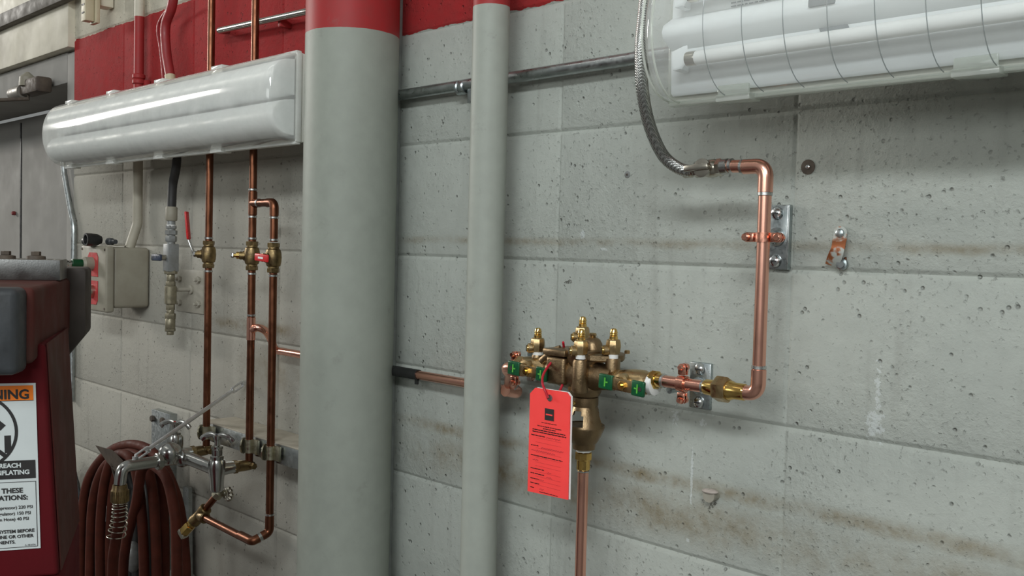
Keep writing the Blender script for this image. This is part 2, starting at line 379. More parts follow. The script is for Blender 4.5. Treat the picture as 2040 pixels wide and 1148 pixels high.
struct(MB().prism([Vector((-5, .6, 0)), Vector((4, .6, 0)), Vector((4, -5, 0)), Vector((-5, -5, 0))], (0, 0, -.1)).build('floor', M['concrete']))

# door bay on the left: cream lintel, grey steel frame, recessed door leaf
zl = at(146, 96, 0).z - Z0
lint = struct(MB().box(V((XL - 4.2) / 2, -.085, (zl + 1.55) / 2), (4.2 + XL + .0 if False else (XL + 4.2), .21, 1.55 - zl), bev=.003).build('wall_left', M['cream']))
# horizontal brown rail carrying a hanging track above the door
a0 = at(0, 20, .06); a1 = at(0, 52, .06)
rz = .715; rail = MB().box(V(XL - 1.08, .0325, rz + .022), (2.3, .025, .044), bev=.002)
struct(rail.build('trim_1', M['darkrail']))
fz = at(137, 168, -.01).z - Z0      # underside of the frame head
fx = at(137, 190, -.01).x
fr = MB()
fr.box(V((fx - 4.2) / 2, -.106, (fz + zl) / 2), (fx + 4.2, .202, zl - fz - .008), bev=.003)     # head
fr.box(V((fx + XL) / 2 - .001, -.07, (-Z0 + zl) / 2 - .004), (XL - fx - .003, .13, zl + Z0 - .008), bev=.003)   # jamb
door = struct(MB().box(V((fx - 4.2) / 2 - .004, -.235, (-Z0 + fz) / 2 + .0), (fx + 4.2 - .01, .05, fz + Z0 - .01), bev=.002).build('door_1', M['doorgrey']))
struct(fr.build('trim_2', M['doorgrey']))
d1 = MB(); sxp = at(37, 350, -.2).x
d1.box(V(sxp, -.2085, (-Z0 + fz) / 2), (.011, .004, fz + Z0 - .04)); d1.build('door_gap_seal', M['black'], door)
MB().lathe(at(30, 425, -.2075), EY, [(0, .008), (.010, .008), (.013, .005)], 16).build('door_bolt', pm('oxide_red', (.22, .03, .03), .5), door)
# soffit lining between frame head and leaf
# the wall return behind the jamb
# door closer on the frame head
dc = thing('door_closer', 'dirty brown door closer with arm on the grey frame head, far left', 'door closer', at(50, 180, .03))
ca = at(80, 172, .03); cb = at(22, 181, .03)
MB().box(at(70, 173, .03), (.16, .05, .048), bev=.008).build('body', M['closer'], dc)
MB().lathe(at(46, 182, .045), -EX + EZ * -.02, [(0, .020), (.04, .022), (.085, .022), (.10, .012)], 20).build('spring_tube', pm('worn_grey_tube', (.26, .24, .21), .45, .4), dc)
MB().lathe(at(55, 172, .04), EZ, [(0, .026), (.028, .024), (.04, .010), (.045, .004)], 18).build('pinion_cap', M['boxgrey'], dc)
MB().tube([at(55, 180, .04), at(57, 197, .04), at(10, 199, .10), at(-40, 201, .16)], .006, 10).build('arm', M['closer'], dc)

# ------------------------------------------------------------------ painted columns
cc = at(693, 600, .094); cx = cc.x
col = MB().lathe(V(cx, .094, -Z0), EZ, [(0, .0838), (Z0 + 1.5, .0838)], 96).build('steel_column', M['column']); tag(col, 'thick round steel column painted grey with a red top', 'column')
cp = at(966, 600, .07); px_ = cp.x
tag(MB().lathe(V(px_, .071, -Z0), EZ, [(0, .0292), (Z0 + 1.5, .0292)], 64).build('downpipe', M['post']), 'slim grey painted vertical pipe right of the thick column', 'pipe')
# bead of filler between column and wall
tag(MB().box(V(-B - .001, .004, -.05), (.012, .012, 3.1), bev=.004).build('caulk_bead', pm('painted_filler', (.30, .32, .30), .6)), 'thin painted bead of filler running up beside the thick column', 'filler bead')

# ------------------------------------------------------------------ conduits
def conduit(pts, r, name='conduit', mat='steel', rad=.05): return MB().tube(fillet(pts, rad), r, 20)
c = thing('conduit', 'galvanised horizontal conduit passing behind the slim grey pipe', 'conduit', V(.0, .028, .295))
MB().tube([V(-.72, .02, .292), V(.62, .02, .297)], .0095, 20).build('tube', M['steel'], c)
q = at(922, 174, .02); MB().lathe(V(q.x - .012, .02, q.z - Z0), EX, [(0, .0105), (.002, .0125), (.006, .0125), (.008, .0108), (.012, .0125), (.02, .0125), (.022, .0105)], 20).build('coupling', M['zinc'], c)
MB().box(V(q.x + .022, .012, q.z - Z0 - .012), (.014, .024, .034), bev=.002).build('strap', M['steel'], c)
q0 = at(434, 62, .03); q1 = at(598, 32, .03)
c = thing('conduit', 'short shiny conduit bending into the red wall behind the copper risers', 'conduit', V(q0.x, .03, q0.z - Z0))
MB().tube(fillet([V(q0.x - .004, -.01, q0.z - Z0 + .008), V(q0.x - .002, .032, q0.z - Z0), V(q0.x + .5, .032, q1.z - Z0)], .022), .0072, 18).build('tube', M['chrome'], c)
q = at(562, 45, .02); MB().box(V(q.x, .012, q.z - Z0), (.012, .03, .02), bev=.002).build('strap', M['redpipe'], c)
# red vertical conduit, cream above and grey below the band
X1 = at(277, 100, .022).x; zb = at(272, 492, .05).z - Z0
c = thing('painted_conduit', 'vertical conduit painted red then grey, dropping into the control box', 'conduit', V(X1, .03, zb))
MB().tube(fillet([V(X1, .022, 1.5), V(X1, .022, zb + .06), V(X1 + .004, .045, zb - .005)], .05), .0125, 24).build('tube', M['redpipe'], c)
q = at(280, 155, .03); MB().lathe(V(X1, .022, q.z - Z0 - .014), EZ, [(0, .0128), (.003, .0165), (.011, .0165), (.014, .0135), (.017, .0165), (.025, .0165), (.028, .0128)], 20).build('coupling', M['redpipe'], c)
MB().box(V(X1, .008, q.z - Z0 - .012), (.05, .014, .02), bev=.003).build('strap', M['redpipe'], c)
# bent galvanised conduit at the far left
c = MB().tube(fillet([at(118, 240, .010), at(128, 345, .010), at(141, 420, .010), at(148, 450, .010), at(143, 800, .010)], [.1, .1, .15, .12, .1], 8), .0085, 18).build('bent_conduit', M['steel'])
tag(c, 'thin bent galvanised conduit at the end of the wall, left of the control box', 'conduit')

# ------------------------------------------------------------------ light fittings
def fixture(x0, L, zc, rim, label, lens, edge, old):
    """x0 = right or left end, lens bulges to the room; rim = distance of the lens rim from the wall"""
    hw = .083; dl = .064
    t = thing('strip_light', label, 'light fixture', V(x0 + L / 2, rim - .05, zc - hw), 'enclosed fluorescent strip lights')
    # lens: rounded cross-section swept along X with domed ends
    def sect(k, n=22):
        o = []
        for i in range(n + 1):
            a = -PI / 2 + PI * i / n
            zz = math.copysign(abs(math.sin(a)) ** .97, math.sin(a)); dd = abs(math.cos(a)) ** .86
            o.append((dd * dl * k[1], zz * hw * k[0]))
        return o
    rings = []
    ends = [(0, .93, .0), (.0006, .945, .50), (.002, .96, .85), (.006, .98, .95), (.012, .995, .99), (.018, 1, 1)]
    prof = [(e[0], (e[1], max(e[2], .02))) for e in ends] + [(L - e[0], (e[1], max(e[2], .02))) for e in ends[::-1]]
    mb = MB(); n = 22; vs = []
    for (s, k) in prof:
        for (d, z) in sect(k, n): vs.append(V(x0 + s, rim + d, zc + z))
    m = n + 1; fs = [(i * m + j, i * m + j + 1, (i + 1) * m + j + 1, (i + 1) * m + j) for i in range(len(prof) - 1) for j in range(n)]
    mb.add(vs, fs)
    # long moulded steps in the lens
    ln = mb.build('lens', M[lens], t, sharp=50)
    rm = MB()
    for s in (-1, 1):
        rm.box(V(x0 + L / 2, rim - .002, zc + s * (hw + .001)), (L - .004, .012, .006), bev=.002)
    for s in (0, 1): rm.box(V(x0 + s * L + (.002 - s * .004), rim - .002, zc), (.005, .012, 2 * hw), bev=.002)
    rm.build('lens_rim', M[edge], t)
    hs = MB()
    poly = [(rim - .004, -hw - .002), (rim - .004, hw + .002), (rim - .03, hw - .004), (rim - .05, hw * .6), (rim - .05, -hw * .6), (rim - .03, -hw + .004)]
    hs.prism([V(x0 + .002, d, zc + z) for d, z in poly], (L - .004, 0, 0), bev=.003); hs.build('housing', M['housing'], t)
    rf = MB()   # double-trough reflector behind the two tubes
    pr = [(rim + .002, -hw * .90), (rim + .006, -hw * .86), (rim + .008, -hw * .24), (rim + .026, -hw * .10), (rim + .029, 0), (rim + .026, hw * .10), (rim + .008, hw * .24), (rim + .006, hw * .86), (rim + .002, hw * .90)]
    if old:
        pr = [(rim + .004, -hw * .93)]
        for k in range(9): a = -PI / 2 + PI * k / 8; pr.append((rim + .004 + .046 * abs(math.cos(a)) ** .8, -hw * .45 + hw * .40 * math.sin(a)))
        for k in range(9): a = -PI / 2 + PI * k / 8; pr.append((rim + .004 + .046 * abs(math.cos(a)) ** .8, hw * .45 + hw * .40 * math.sin(a)))
        pr.append((rim + .004, hw * .93))
    rf.prism([V(x0 + .007, d, zc + z) for d, z in pr] , (L - .014, 0, 0), bev=0); rf.build('reflector', M['reflector'], t, sharp=30 if old else 50)
    if not old:
        for s in (-1, 1):
            zt = zc + s * .0375; dt = rim + .030
            tb = MB().tube([V(x0 + .060, dt, zt), V(x0 + L - .060, dt, zt)], .0082, 24).build('lamp_tube', M['tubeglass'], t)
            for xx, dr in ((x0 + .046, 1), (x0 + L - .046, -1)):
                MB().lathe(V(xx, dt, zt), EX * dr, [(0, .0055), (.001, .0086), (.012, .0086), (.014, .0080)], 24).build('end_cap', M['nickel'], tb)
            for xx, dr in ((x0 + .030, 1), (x0 + L - .030, -1)):
                so = MB().prism([V(xx - .004, rim + .01, zt - .012), V(xx + .006, rim + .01, zt - .012), V(xx + .006, dt - .002, zt - .012), V(xx + .016 * dr, dt - .002, zt - .004), V(xx + .016 * dr, dt + .002, zt + .002), V(xx - .004, dt + .004, zt - .004)][:4] + [V(xx - .004, dt + .002, zt - .012)], (0, 0, .024), bev=.002); so.build('lamp_holder', M['reflector'], t)
        rb = MB()
        for k in range(int((L - .16) / .05) + 1):
            xx = x0 + .09 + k * .05
            pts = [V(xx, rim + d * 1.004 + .0006, zc + z * 1.004) for d, z in sect((1, 1), 22)][1:19]
            rb.tube(pts, .00055, 6)
        for xx, k_ in ((x0 + .002, .965), (x0 + .018, 1), (x0 + L - .018, 1), (x0 + L - .002, .965)):
            MB().tube([V(xx, rim + d * k_, zc + z * k_) for d, z in sect((1, 1), 22)], .0014, 8).build('end_seam', M[edge], t)
        r_ = rb.build('lens_ribs', M['ribs'], t); 
    cl = MB()
    step = .27
    k = 0
    while .10 + k * step < L:
        for s in (-1, 1):
            xx = x0 + .10 + k * step if not old else x0 + .06 + k * step * .98
            if xx > x0 + L - .03: continue
            cl = MB(); cl.box(V(xx, rim + .002, zc + s * (hw + .002)), (.046, .026, .009), bev=.002); cl.box(V(xx, rim + .012, zc + s * (hw - .006)), (.042, .004, .014), bev=.0015)
            cl.build('latch', M[edge], t)
        k += 1
    for xx in (x0 + .18, x0 + L - .18): MB().box(V(xx, (rim - .05) / 2 + .0005, zc + .03), (.04, rim - .051, .012), bev=.001).build('mounting_bracket', M['steel'], t)
    return t
# left fitting: right end beside the column, right fitting: leaves the frame to the right
RIM = .135
pr_ = at(594, 208, RIM); pl_ = at(130, 262, RIM)
fixture(pl_.x, pr_.x - pl_.x, (pr_.z + pl_.z) / 2 - Z0, RIM, 'clouded yellowed strip light on the left wall bay, above the control box', 'milky', 'milkyedge', True)
pq = at(1337, 74, RIM)
FR = fixture(pq.x, 1.27, pq.z - Z0 + .0, RIM, 'clear strip light with two tubes at the top right, partly out of view', 'clear', 'clearedge', False)
# rating print and spring clip on the reflector of the clear fitting
pr = MB()
FZ = pq.z - Z0
random.seed(5)
def small_lines(mb, x, z, rows, w_, gap, d):
    for r in range(rows):
        xx = x
        while xx < x + w_ * (1 - (.3 if r == rows - 1 else 0)):
            l = random.uniform(.003, .009); mb.box(V(xx + l / 2, d, z - r * gap), (l, .0004, .0013)); xx += l + .0016
ppa = at(1456, 6, RIM + .01); ppb = at(1548, -4, RIM + .01)
small_lines(pr, ppa.x, ppa.z - Z0, 4, .075, .0040, RIM + .0095)
small_lines(pr, ppb.x, ppb.z - Z0, 3, .06, .0040, RIM + .0095)
pr.build('rating_print', M['darkprint'], FR)
MB().box(V(pq.x + .216, RIM + .0295, FZ + .004), (.030, .004, .010), bev=.001).build('spring_clip', M['darkprint'], FR); cl = MB(); cl.prism([V(pq.x + .204, RIM + .0085, FZ - .020), V(pq.x + .236, RIM + .0085, FZ - .020), V(pq.x + .242, RIM + .0085, FZ - .034), V(pq.x + .210, RIM + .0085, FZ - .034)], (0, -.002, 0)); cl.build('spring_clip', M['darkprint'], FR)

# ------------------------------------------------------------------ left copper risers
RD = .092; RR = .00795
def ring(o, axis, r=RR, h=.005, mat='solder', parent=None, name='solder_joint'):
    return MB().lathe(Vector(o) - Vector(axis).normalized() * h / 2, axis, [(0, r * 1.0), (.0008, r * 1.16), (h - .0008, r * 1.16), (h, r)], 20).build(name, M[mat], parent)
def vX(px, py, d=RD): return at(px, py, d).x
def zz(px, py, d=RD): return at(px, py, d).z - Z0
def socket(mb, o, axis, L, r=RR):   # copper fitting sleeve
    mb.lathe(o, axis, [(0, r), (.0005, r * 1.13), (L - .0005, r * 1.13), (L, r)], 22); return mb
def ball_valve(parent, x, z, stem_dir, mat='oldbrass'):
    p = V(x, RD, z); mb = MB()
    mb.lathe(p - EZ * .030, EZ, [(0, .0105), (.003, .0112), (.012, .0112), (.014, .0140), (.020, .0155), (.030, .0162), (.040, .0155), (.046, .0140), (.048, .0112), (.057, .0112), (.060, .0105)], 20)
    mb.hexa(p - EZ * .030, EZ, .0128, .009); mb.hexa(p + EZ * .021, EZ, .0128, .009)
    mb.lathe(p, stem_dir, [(0, .0105), (.017, .0105), (.018, .0085), (.025, .0085), (.026, .006), (.030, .006)], 18)
    v = mb.build('valve_body', M[mat], parent); return v, p
def lever(valve, p, stem_dir, ang_dir, L=.075, shank=.03):
    s = p + stem_dir * .028; n = stem_dir.normalized()
    MB().hexa(s, n, .0065, .006).build('handle_nut', M['screw'], valve)
    a = ang_dir.normalized(); w_ = n.cross(a).normalized()
    g0 = s + n * .002
    MB().prism([g0 - w_ * .006 - a * .006, g0 + w_ * .006 - a * .006, g0 + a * shank + n * .012 + w_ * .005, g0 + a * shank + n * .012 - w_ * .005], n * .002, bev=.0004).build('handle_shank', M['screw'], valve)
    c_ = g0 + a * (shank + (L - shank) / 2) + n * .013
    h = MB().box(c_, (L - shank, .005, .015), (a, n, w_), bev=.0022, seg=3).build('handle_grip', M['redvinyl'], valve); plab(h, 'red vinyl lever grip'); return h, c_, a, n, w_

# riser 1
x1 = vX(414, 640)
r1 = thing('copper_riser', 'leftmost old copper riser with a brass ball valve and upright red lever', 'pipe', V(x1, RD, zz(403, 870)), 'old copper risers')
ztop = 1.5; zb1 = zz(402, 890); zv = zz(414, 507)
MB().tube([V(x1, RD, zb1), V(x1, RD, zv - .03)], RR, 20).build('pipe', M['old_copper'], r1); MB().tube([V(x1, RD, zv + .03), V(x1, RD, ztop)], RR, 20).build('pipe', M['old_copper'], r1)
sd = (EY * .62 - EX * .78).normalized()
v, p = ball_valve(r1, x1, zv, sd)
lever(v, p, sd, (EZ * 1.0 + sd * .10), .094, .032)
ring(V(x1, RD, zv + .036), EZ, parent=r1); ring(V(x1, RD, zv - .037), EZ, parent=r1)
# riser 2
x2 = vX(500, 660)
r2 = thing('copper_riser', 'middle old copper riser with soldered tees beside the twin valves', 'pipe', V(x2, RD, zz(490, 900)), 'old copper risers')
zb2 = zz(490, 925); zv2 = zz(505, 510); zt = zz(507, 405); zt2 = zz(499, 655)
MB().tube([V(x2, RD, zb2), V(x2, RD, zv2 - .03)], RR, 20).build('pipe', M['old_copper'], r2); MB().tube([V(x2, RD, zv2 + .03), V(x2, RD, ztop)], RR, 20).build('pipe', M['old_copper'], r2)
x3 = vX(543, 640)
mb = MB(); socket(mb, V(x2, RD, zt - .024), EZ, .048); socket(mb, V(x2, RD, zt), EX, .022); mb.build('tee', M['old_copper'], r2)
mb = MB().tube(fillet([V(x2, RD, zt), V(x3, RD, zt), V(x3, RD, zv2 + .03)], .018), RR, 20); mb.build('branch_pipe', M['old_copper'], r2)
mb = MB().tube(fillet([V(x3 - .026, RD, zt), V(x3, RD, zt), V(x3, RD, zt - .026)], .017), RR * 1.15, 22); mb.build('elbow', M['old_copper'], r2)
sd2 = (-EX * .75 + EY * .66).normalized()
v, p = ball_valve(r2, x2, zv2, sd2); MB().lathe(p + sd2 * .024, sd2, [(0, .0075), (.008, .0075), (.009, .004), (.016, .004)], 12).build('valve_stem', M['brass'], v); MB().hexa(p + sd2 * .038, sd2, .0055, .006).build('handle_nut', M['screw'], v)
for z_ in (zt + .028, zt - .028, zv2 + .036, zv2 - .037, zt2 + .028): ring(V(x2, RD, z_), EZ, parent=r2)
ring(V(x2 + .024, RD, zt), EX, parent=r2)
ring(V(x3, RD, zt - .03), EZ, parent=r2)
# new branch that runs behind the column to the backflow preventer
mb = MB(); socket(mb, V(x2, RD, zt2 - .024), EZ, .048); mb.build('new_tee', M['copper'], r2)
zc1 = zz(570, 702, .03)
# riser 3
r3 = thing('copper_riser', 'right old copper riser beside the column, its valve has a sideways red lever', 'pipe', V(x3, RD, zz(535, 1040)), 'old copper risers')
zb3 = zz(531, 1052)
e1 = at(503, 1079, RD + .035); 
mb = MB().tube([V(x3, RD, zv2 - .03), V(x3, RD, zb3 + .02)], RR, 20); mb.build('pipe', M['old_copper'], r3)
sd3 = (EY * .95 - EX * .05).normalized(); v, p = ball_valve(r3, x3, zv2 - .002, sd3)
p = p - EX * .004 + EZ * .002
h, c_, a_, n_, w_ = lever(v, p, sd3, (EX * .95 - EZ * .05), .058, .010)
MB().box(c_ + n_ * .0028, (.018, .0006, .004), (a_, n_, w_)).build('grip_print', M['white'], h)
MB().tube([p + EX * .004 + EY * .02, p + EY * .026], .005, 10).build('valve_stem', M['oldbrass'], v)
for z_ in (zv2 + .034, zv2 - .038): ring(V(x3, RD, z_), EZ, parent=r3)
el = at(525, 1066, RD + .012); e0 = V(x3, RD, zb3 + .03)
tee = at(398, 1027, RD + .035)
path = fillet([e0, V(x3, RD, zb3 - .006), e1 + Vector((.0, 0, -.002)), tee], [.02, .014, .014, .01])
MB().tube(path, RR, 20).build('lower_pipe', M['old_copper'], r3)
MB().tube(fillet([e0, V(x3, RD, zb3 - .006), V(x3, RD, zb3 - .006).lerp(e1, .5)], .016), RR * 1.15, 20).build('elbow', M['old_copper'], r3)
MB().tube(fillet([V(x3, RD, zb3 - .006).lerp(e1, .62), e1, e1.lerp(tee, .22)], .014), RR * 1.15, 20).build('elbow', M['old_copper'], r3)
ring(e0 + EZ * .0, EZ, parent=r3); 
q = V(x3, RD, zb3 - .006).lerp(e1, .56); ring(q, e1 - V(x3, RD, zb3 - .006), parent=r3, h=.008)

# new copper line behind the column
nl = thing('copper_line', 'bright copper line running behind the column, wrapped in black tape', 'pipe', V(-.45, .03, zc1))
pA = V(x2, RD, zt2 - .002); xe = x2 + .035
qa = at(1023, 773, .03)
zl1 = (zz(570, 702, .03) + zz(850, 750, .03)) / 2
pts = [pA + EX * .006, V(x2 + .03, RD - .01, zt2 - .004), V(x2 + .05, .045, zt2 - .03), V(x2 + .055, .03, zl1 + .012), V(x2 + .075, .03, zl1), V(qa.x + .004, .03, zl1), V(qa.x + .012, .05, zl1 + .004)]
XD = at(541, 692, .03).x
MB().tube(spline([pA + EX * .004, at(514, 653, .085), at(530, 661, .068), at(541, 680, .045), at(549, 697, .032), V(XD + .05, .03, zl1)], 6), RR, 20).build('bend', M['copper'], nl)
MB().tube([V(XD + .05, .03, zl1), V(qa.x + .004, .03, zl1)], RR, 20).build('pipe', M['copper'], nl)
tx0 = at(770, 738, .03).x; tx1 = at(834, 747, .03).x
mb = MB().tube([V(tx0 - .1, .03, zl1), V(tx1, .03, zl1)], RR * 1.2, 20); mb.box(V(tx1 - .004, .031, zl1 - .012), (.008, .003, .01)); mb.build('tape_wrap', M['black'], nl)
# elbow pair up to the preventer inlet
LD = .085                                 # distance of the preventer line from the wall
inz = zz(1015, 733, LD); inx = at(1015, 733, LD).x
qe = V(qa.x + .012, .03, zl1)
MB().tube(fillet([qe - EX * .025, qe, qe + EY * .03 + EZ * .006], .014), RR * 1.28, 22).build('elbow', M['copper'], nl)
qf = qe + EY * .034
pz = [qe + EY * .010 , qe + EY * .022 + EZ * .004, V(qe.x - .004, .062, inz - .020), V(inx - .010, LD, inz - .006), V(inx + .008, LD, inz), V(inx + .03, LD, inz)]
MB().tube(spline([qe + EY * .004, qe + EY * .018 + EZ * .012, V(inx - .008, LD - .012, inz - .012), V(inx - .002, LD, inz - .001), V(inx + .03, LD, inz)], 6), RR * 1.28, 22).build('elbow', M['copper'], nl)
ring(qe + EY * .016 + EZ * .010, EY * .6 + EZ * .8, RR * 1.2, .004, parent=nl)

# ------------------------------------------------------------------ galvanised shelf angle with pipe clamps
zs = zz(560, 884, .08)
sh = thing('angle_bracket', 'dusty galvanised angle carrying the three pipe clamps', 'bracket', V((x1 + x3) / 2, 0, zs - .04))
xa0 = vX(404, 842, .08); xa1 = -.60
MB().box(V((xa0 + xa1) / 2, .041, zs - .0015), (xa1 - xa0, .08, .003), bev=.0008).build('top_flange', M['dust'], sh)
MB().box(V((xa0 + xa1) / 2, .0795, zs - .0225), (xa1 - xa0, .003, .039), bev=.0008).build('front_flange', M['steel'], sh)
for (xr, lab, zo) in ((x1, 'yellow zinc clamp on the leftmost riser', 0), (x2, 'yellow zinc clamp on the middle riser', 0), (x3, 'yellow zinc clamp on the right riser, its big ear facing out', 0)):
    k = thing('pipe_clamp', lab, 'clamp', V(xr, RD, zs - .035), 'riser clamps')
    mb = MB(); mb.lathe(V(xr, RD, zs - .034), EZ, [(0, .0098), (.028, .0098)], 20)
    mb.box(V(xr + .014, RD - .004, zs - .020), (.030, .006, .030), bev=.001); mb.build('band', M['zincyellow'], k)
    mb = MB(); mb.lathe(V(xr - .010, RD + .006, zs - .020), EY * .55 - EX * .8, [(0, .0168), (.003, .0168)], 24, sq=.9); mb.build('ear', M['zincyellow'], k)
    mb = MB(); ax_ = (EY * .55 - EX * .8).normalized(); mb.lathe(V(xr - .010, RD + .006, zs - .020) + ax_ * .003, ax_, [(0, .0062), (.002, .006), (.004, .003)], 14); mb.tube([V(xr - .01, RD + .006, zs - .02), V(xr - .035, RD - .002, zs - .018)], .003, 8); mb.build('screw', M['zinc'], k)
# upright strut plate and bolts further left
sp = thing('strut_plate', 'flat galvanised upright strut bolted to the wall above the hose coil', 'bracket', at(320, 900, .02))
pa = at(302, 815, .02); pb = at(338, 820, .02)
MB().box(V((pa.x + pb.x) / 2, .010, pa.z - Z0 - .20), (pb.x - pa.x, .02, .40), bev=.001).build('strut', M['steel'], sp)
for (a, b_) in ((306, 834), (326, 838)): MB().hexa(at(a, b_, .020), EY, .008, .008).build('bolt', M['closer'], sp)

# ------------------------------------------------------------------ chrome service faucet
FD = .165
fz_ = zz(437, 945, FD); xl = vX(352, 905, FD); xr = vX(436, 930, FD)
xl = x1 + (0.0); xr = x2
fz_ = (zz(437, 935, FD) + zz(358, 912, FD)) / 2
fa = thing('service_faucet', 'worn chrome wall faucet with two handles, long spout and brace rod', 'faucet', V((xl + xr) / 2, FD, fz_))
for xx, rz_ in ((xl, zb1), (xr, zb2)):
    mb = MB(); ez = fz_
    mb.tube(fillet([V(xx, RD, rz_ + .002), V(xx, RD, ez), V(xx, RD + .03, ez)], .012), .0115, 20)
    mb.hexa(V(xx, RD, rz_ - .006), EZ, .0125, .012); mb.hexa(V(xx, RD + .026, ez), EY, .0135, .012); mb.hexa(V(xx + .010, RD, ez), EX, .007, .012)
    mb.build('supply_elbow', M['oldbrass'], fa)
body = MB()
for xx in (xl, xr):
    body.tube([V(xx, RD + .036, fz_), V(xx, FD, fz_)], [.012, .014], 20)
    body.lathe(V(xx, FD, fz_ - (.045 if xx == xr else .022)), EZ, [(0, .0105), (.004, .0135), (.03, .015), (.045, .0175), (.06, .017), (.066, .0145)], 24)
cxm = (xl + xr) / 2
body.tube(fillet([V(xr, FD, fz_), V(xr - .03, FD + .006, fz_ + .004), V(cxm + .02, FD + .02, fz_ + .012), V(cxm, FD + .03, fz_ + .012)], .02), .0135, 20)
body.tube(fillet([V(xl, FD, fz_), V(xl + .03, FD + .006, fz_ + .004), V(cxm - .02, FD + .02, fz_ + .012), V(cxm, FD + .03, fz_ + .012)], .02), .0135, 20)
body.ball(V(cxm, FD + .028, fz_ + .012), .019)
body.build('valve_body', M['chrome'], fa)
c0 = V(cxm, FD + .03, fz_ + .012)
s_end = at(243, 952, ds(243, 952, c0.x)); s_dn = at(243, 968, .335)
mb = MB(); mb.tube(fillet([c0, Vector((c0.x, s_end.y, c0.z)), Vector((c0.x, s_end.y - .004, c0.z - .035))], .026), [.0125] * 11 if False else .0118, 22)
mb.hexa(V(c0.x, ds(322, 905, c0.x), c0.z - Z0), EY, .0175, .012, 8); mb.build('spout', M['chrome'], fa)
SP = Vector((c0.x, s_end.y - .004, c0.z - .035))
MB().lathe(V(c0.x, ds(339, 905, c0.x), c0.z - Z0 - .006), EZ, [(0, .015), (.006, .0165), (.010, .0205), (.018, .0235), (.028, .0225), (.036, .0165), (.041, .008), (.043, .002)], 26).build('vacuum_breaker', M['chrome'], fa)
for xx, lab in ((xl, 'handle with a red marker'), (xr, 'handle with a blue marker')):
    b0 = V(xx, FD, fz_ + .016)
    st = MB().lathe(b0, EZ, [(0, .0125), (.004, .0135), (.012, .0135), (.014, .0105), (.026, .0105), (.028, .012), (.032, .012), (.034, .006), (.05, .0055)], 22).build('stem_bonnet', M['chrome'], fa)
    hp = b0 + EZ * .048; ha = (EX * .85 - EY * .5).normalized(); hb = EZ.cross(ha)
    mb = MB(); mb.lathe(hp - EZ * .004, EZ, [(0, .007), (.004, .009), (.010, .009), (.012, .005)], 16)
    for sgn in (-1, 1):
        mb.tube(spline([hp + EZ * .004, hp + ha * sgn * .014 + EZ * .008, hp + ha * sgn * .028 + EZ * .003, hp + ha * sgn * .036 - EZ * .004], 4), [.0055] * 8 + [.005, .0055, .006, .006, .006][:5], 10, sq=.55)
    h = mb.build('handle', M['chrome'], fa); plab(h, lab)
    MB().lathe(hp + EZ * .0082, EZ, [(0, .004), (.001, .0038)], 12).build('marker', M['redvinyl'] if xx == xl else M['bluevinyl'], h)
# brace rod with slotted ends
ra = c0 + EY * .115 + EZ * .016; rb_ = at(486, 763, .012)
ra = at(268, 914, ds(268, 914, c0.x))
dr = (rb_ - ra).normalized()
mb = MB().tube([ra + dr * .03, rb_ - dr * .035], .0043, 12)
for e, s in ((ra, 1), (rb_, -1)):
    sd_ = dr.cross(EZ).normalized(); up_ = sd_.cross(dr)
    for q in (-1, 1): mb.box(e + dr * s * .020 + up_ * q * .0055, (.032, .006, .0028), (dr, sd_, up_), bev=.0008)
    mb.box(e + dr * s * .036, (.005, .008, .012), (dr, sd_, up_), bev=.001); mb.box(e + dr * s * .005, (.004, .006, .012), (dr, sd_, up_), bev=.001)
mb.tube([ra - EZ * .012, ra + EZ * .004], .0045, 10); mb.tube([rb_ + Vector((0, .014, 0)), rb_ - Vector((0, .004, 0))], .005, 10)
mb.build('brace_rod', M['rod'], fa)
# valve-side hose connection and spring-guarded hose on the spout
hg = thing('hose_coupling', 'old brass hose coupling with spring guard hanging from the chrome spout', 'hose coupling', SP - EZ * .1)
mb = MB().lathe(SP - EZ * .036, EZ, [(0, .0150), (.002, .0168), (.024, .0168), (.026, .0155), (.036, .0135)], 24)
for k in range(24):
    a = 2 * PI * k / 24; mb.box(SP - EZ * .023 + EX * math.cos(a) * .0168 + EY * math.sin(a) * .0168, (.0014, .0014, .022))
mb.build('coupling_nut', M['oldbrass'], hg)
hp = [SP - EZ * .034, SP - EZ * .075 - EX * .002, SP - EZ * .12 - EX * .01 + EY * .004, SP - EZ * .20 - EX * .017 + EY * .006, SP - EZ * .50 - EX * .02 + EY * .0]
HP = spline(hp, 12)
MB().tube(HP, .0105, 18).build('hose_tail', M['hose'], hg)
mb = MB(); sp_pts = []; T = 9.5
for k in range(300):
    u = k / 299; s = u ** 1.25 * 22; i = min(int(s), len(HP) - 2); p = HP[i].lerp(HP[i + 1], s - i); tg = (HP[i + 1] - HP[i]).normalized(); a, uu, vv = frame_of(tg, EX)
    ph = 2 * PI * (T * u ** .8); sp_pts.append(p + (uu * math.cos(ph) + vv * math.sin(ph)) * (.0125 + .005 * u))
mb.tube(sp_pts, .0013, 8); plab(mb.build('spring_guard', M['nickel'], hg), 'bright wire spring guard')

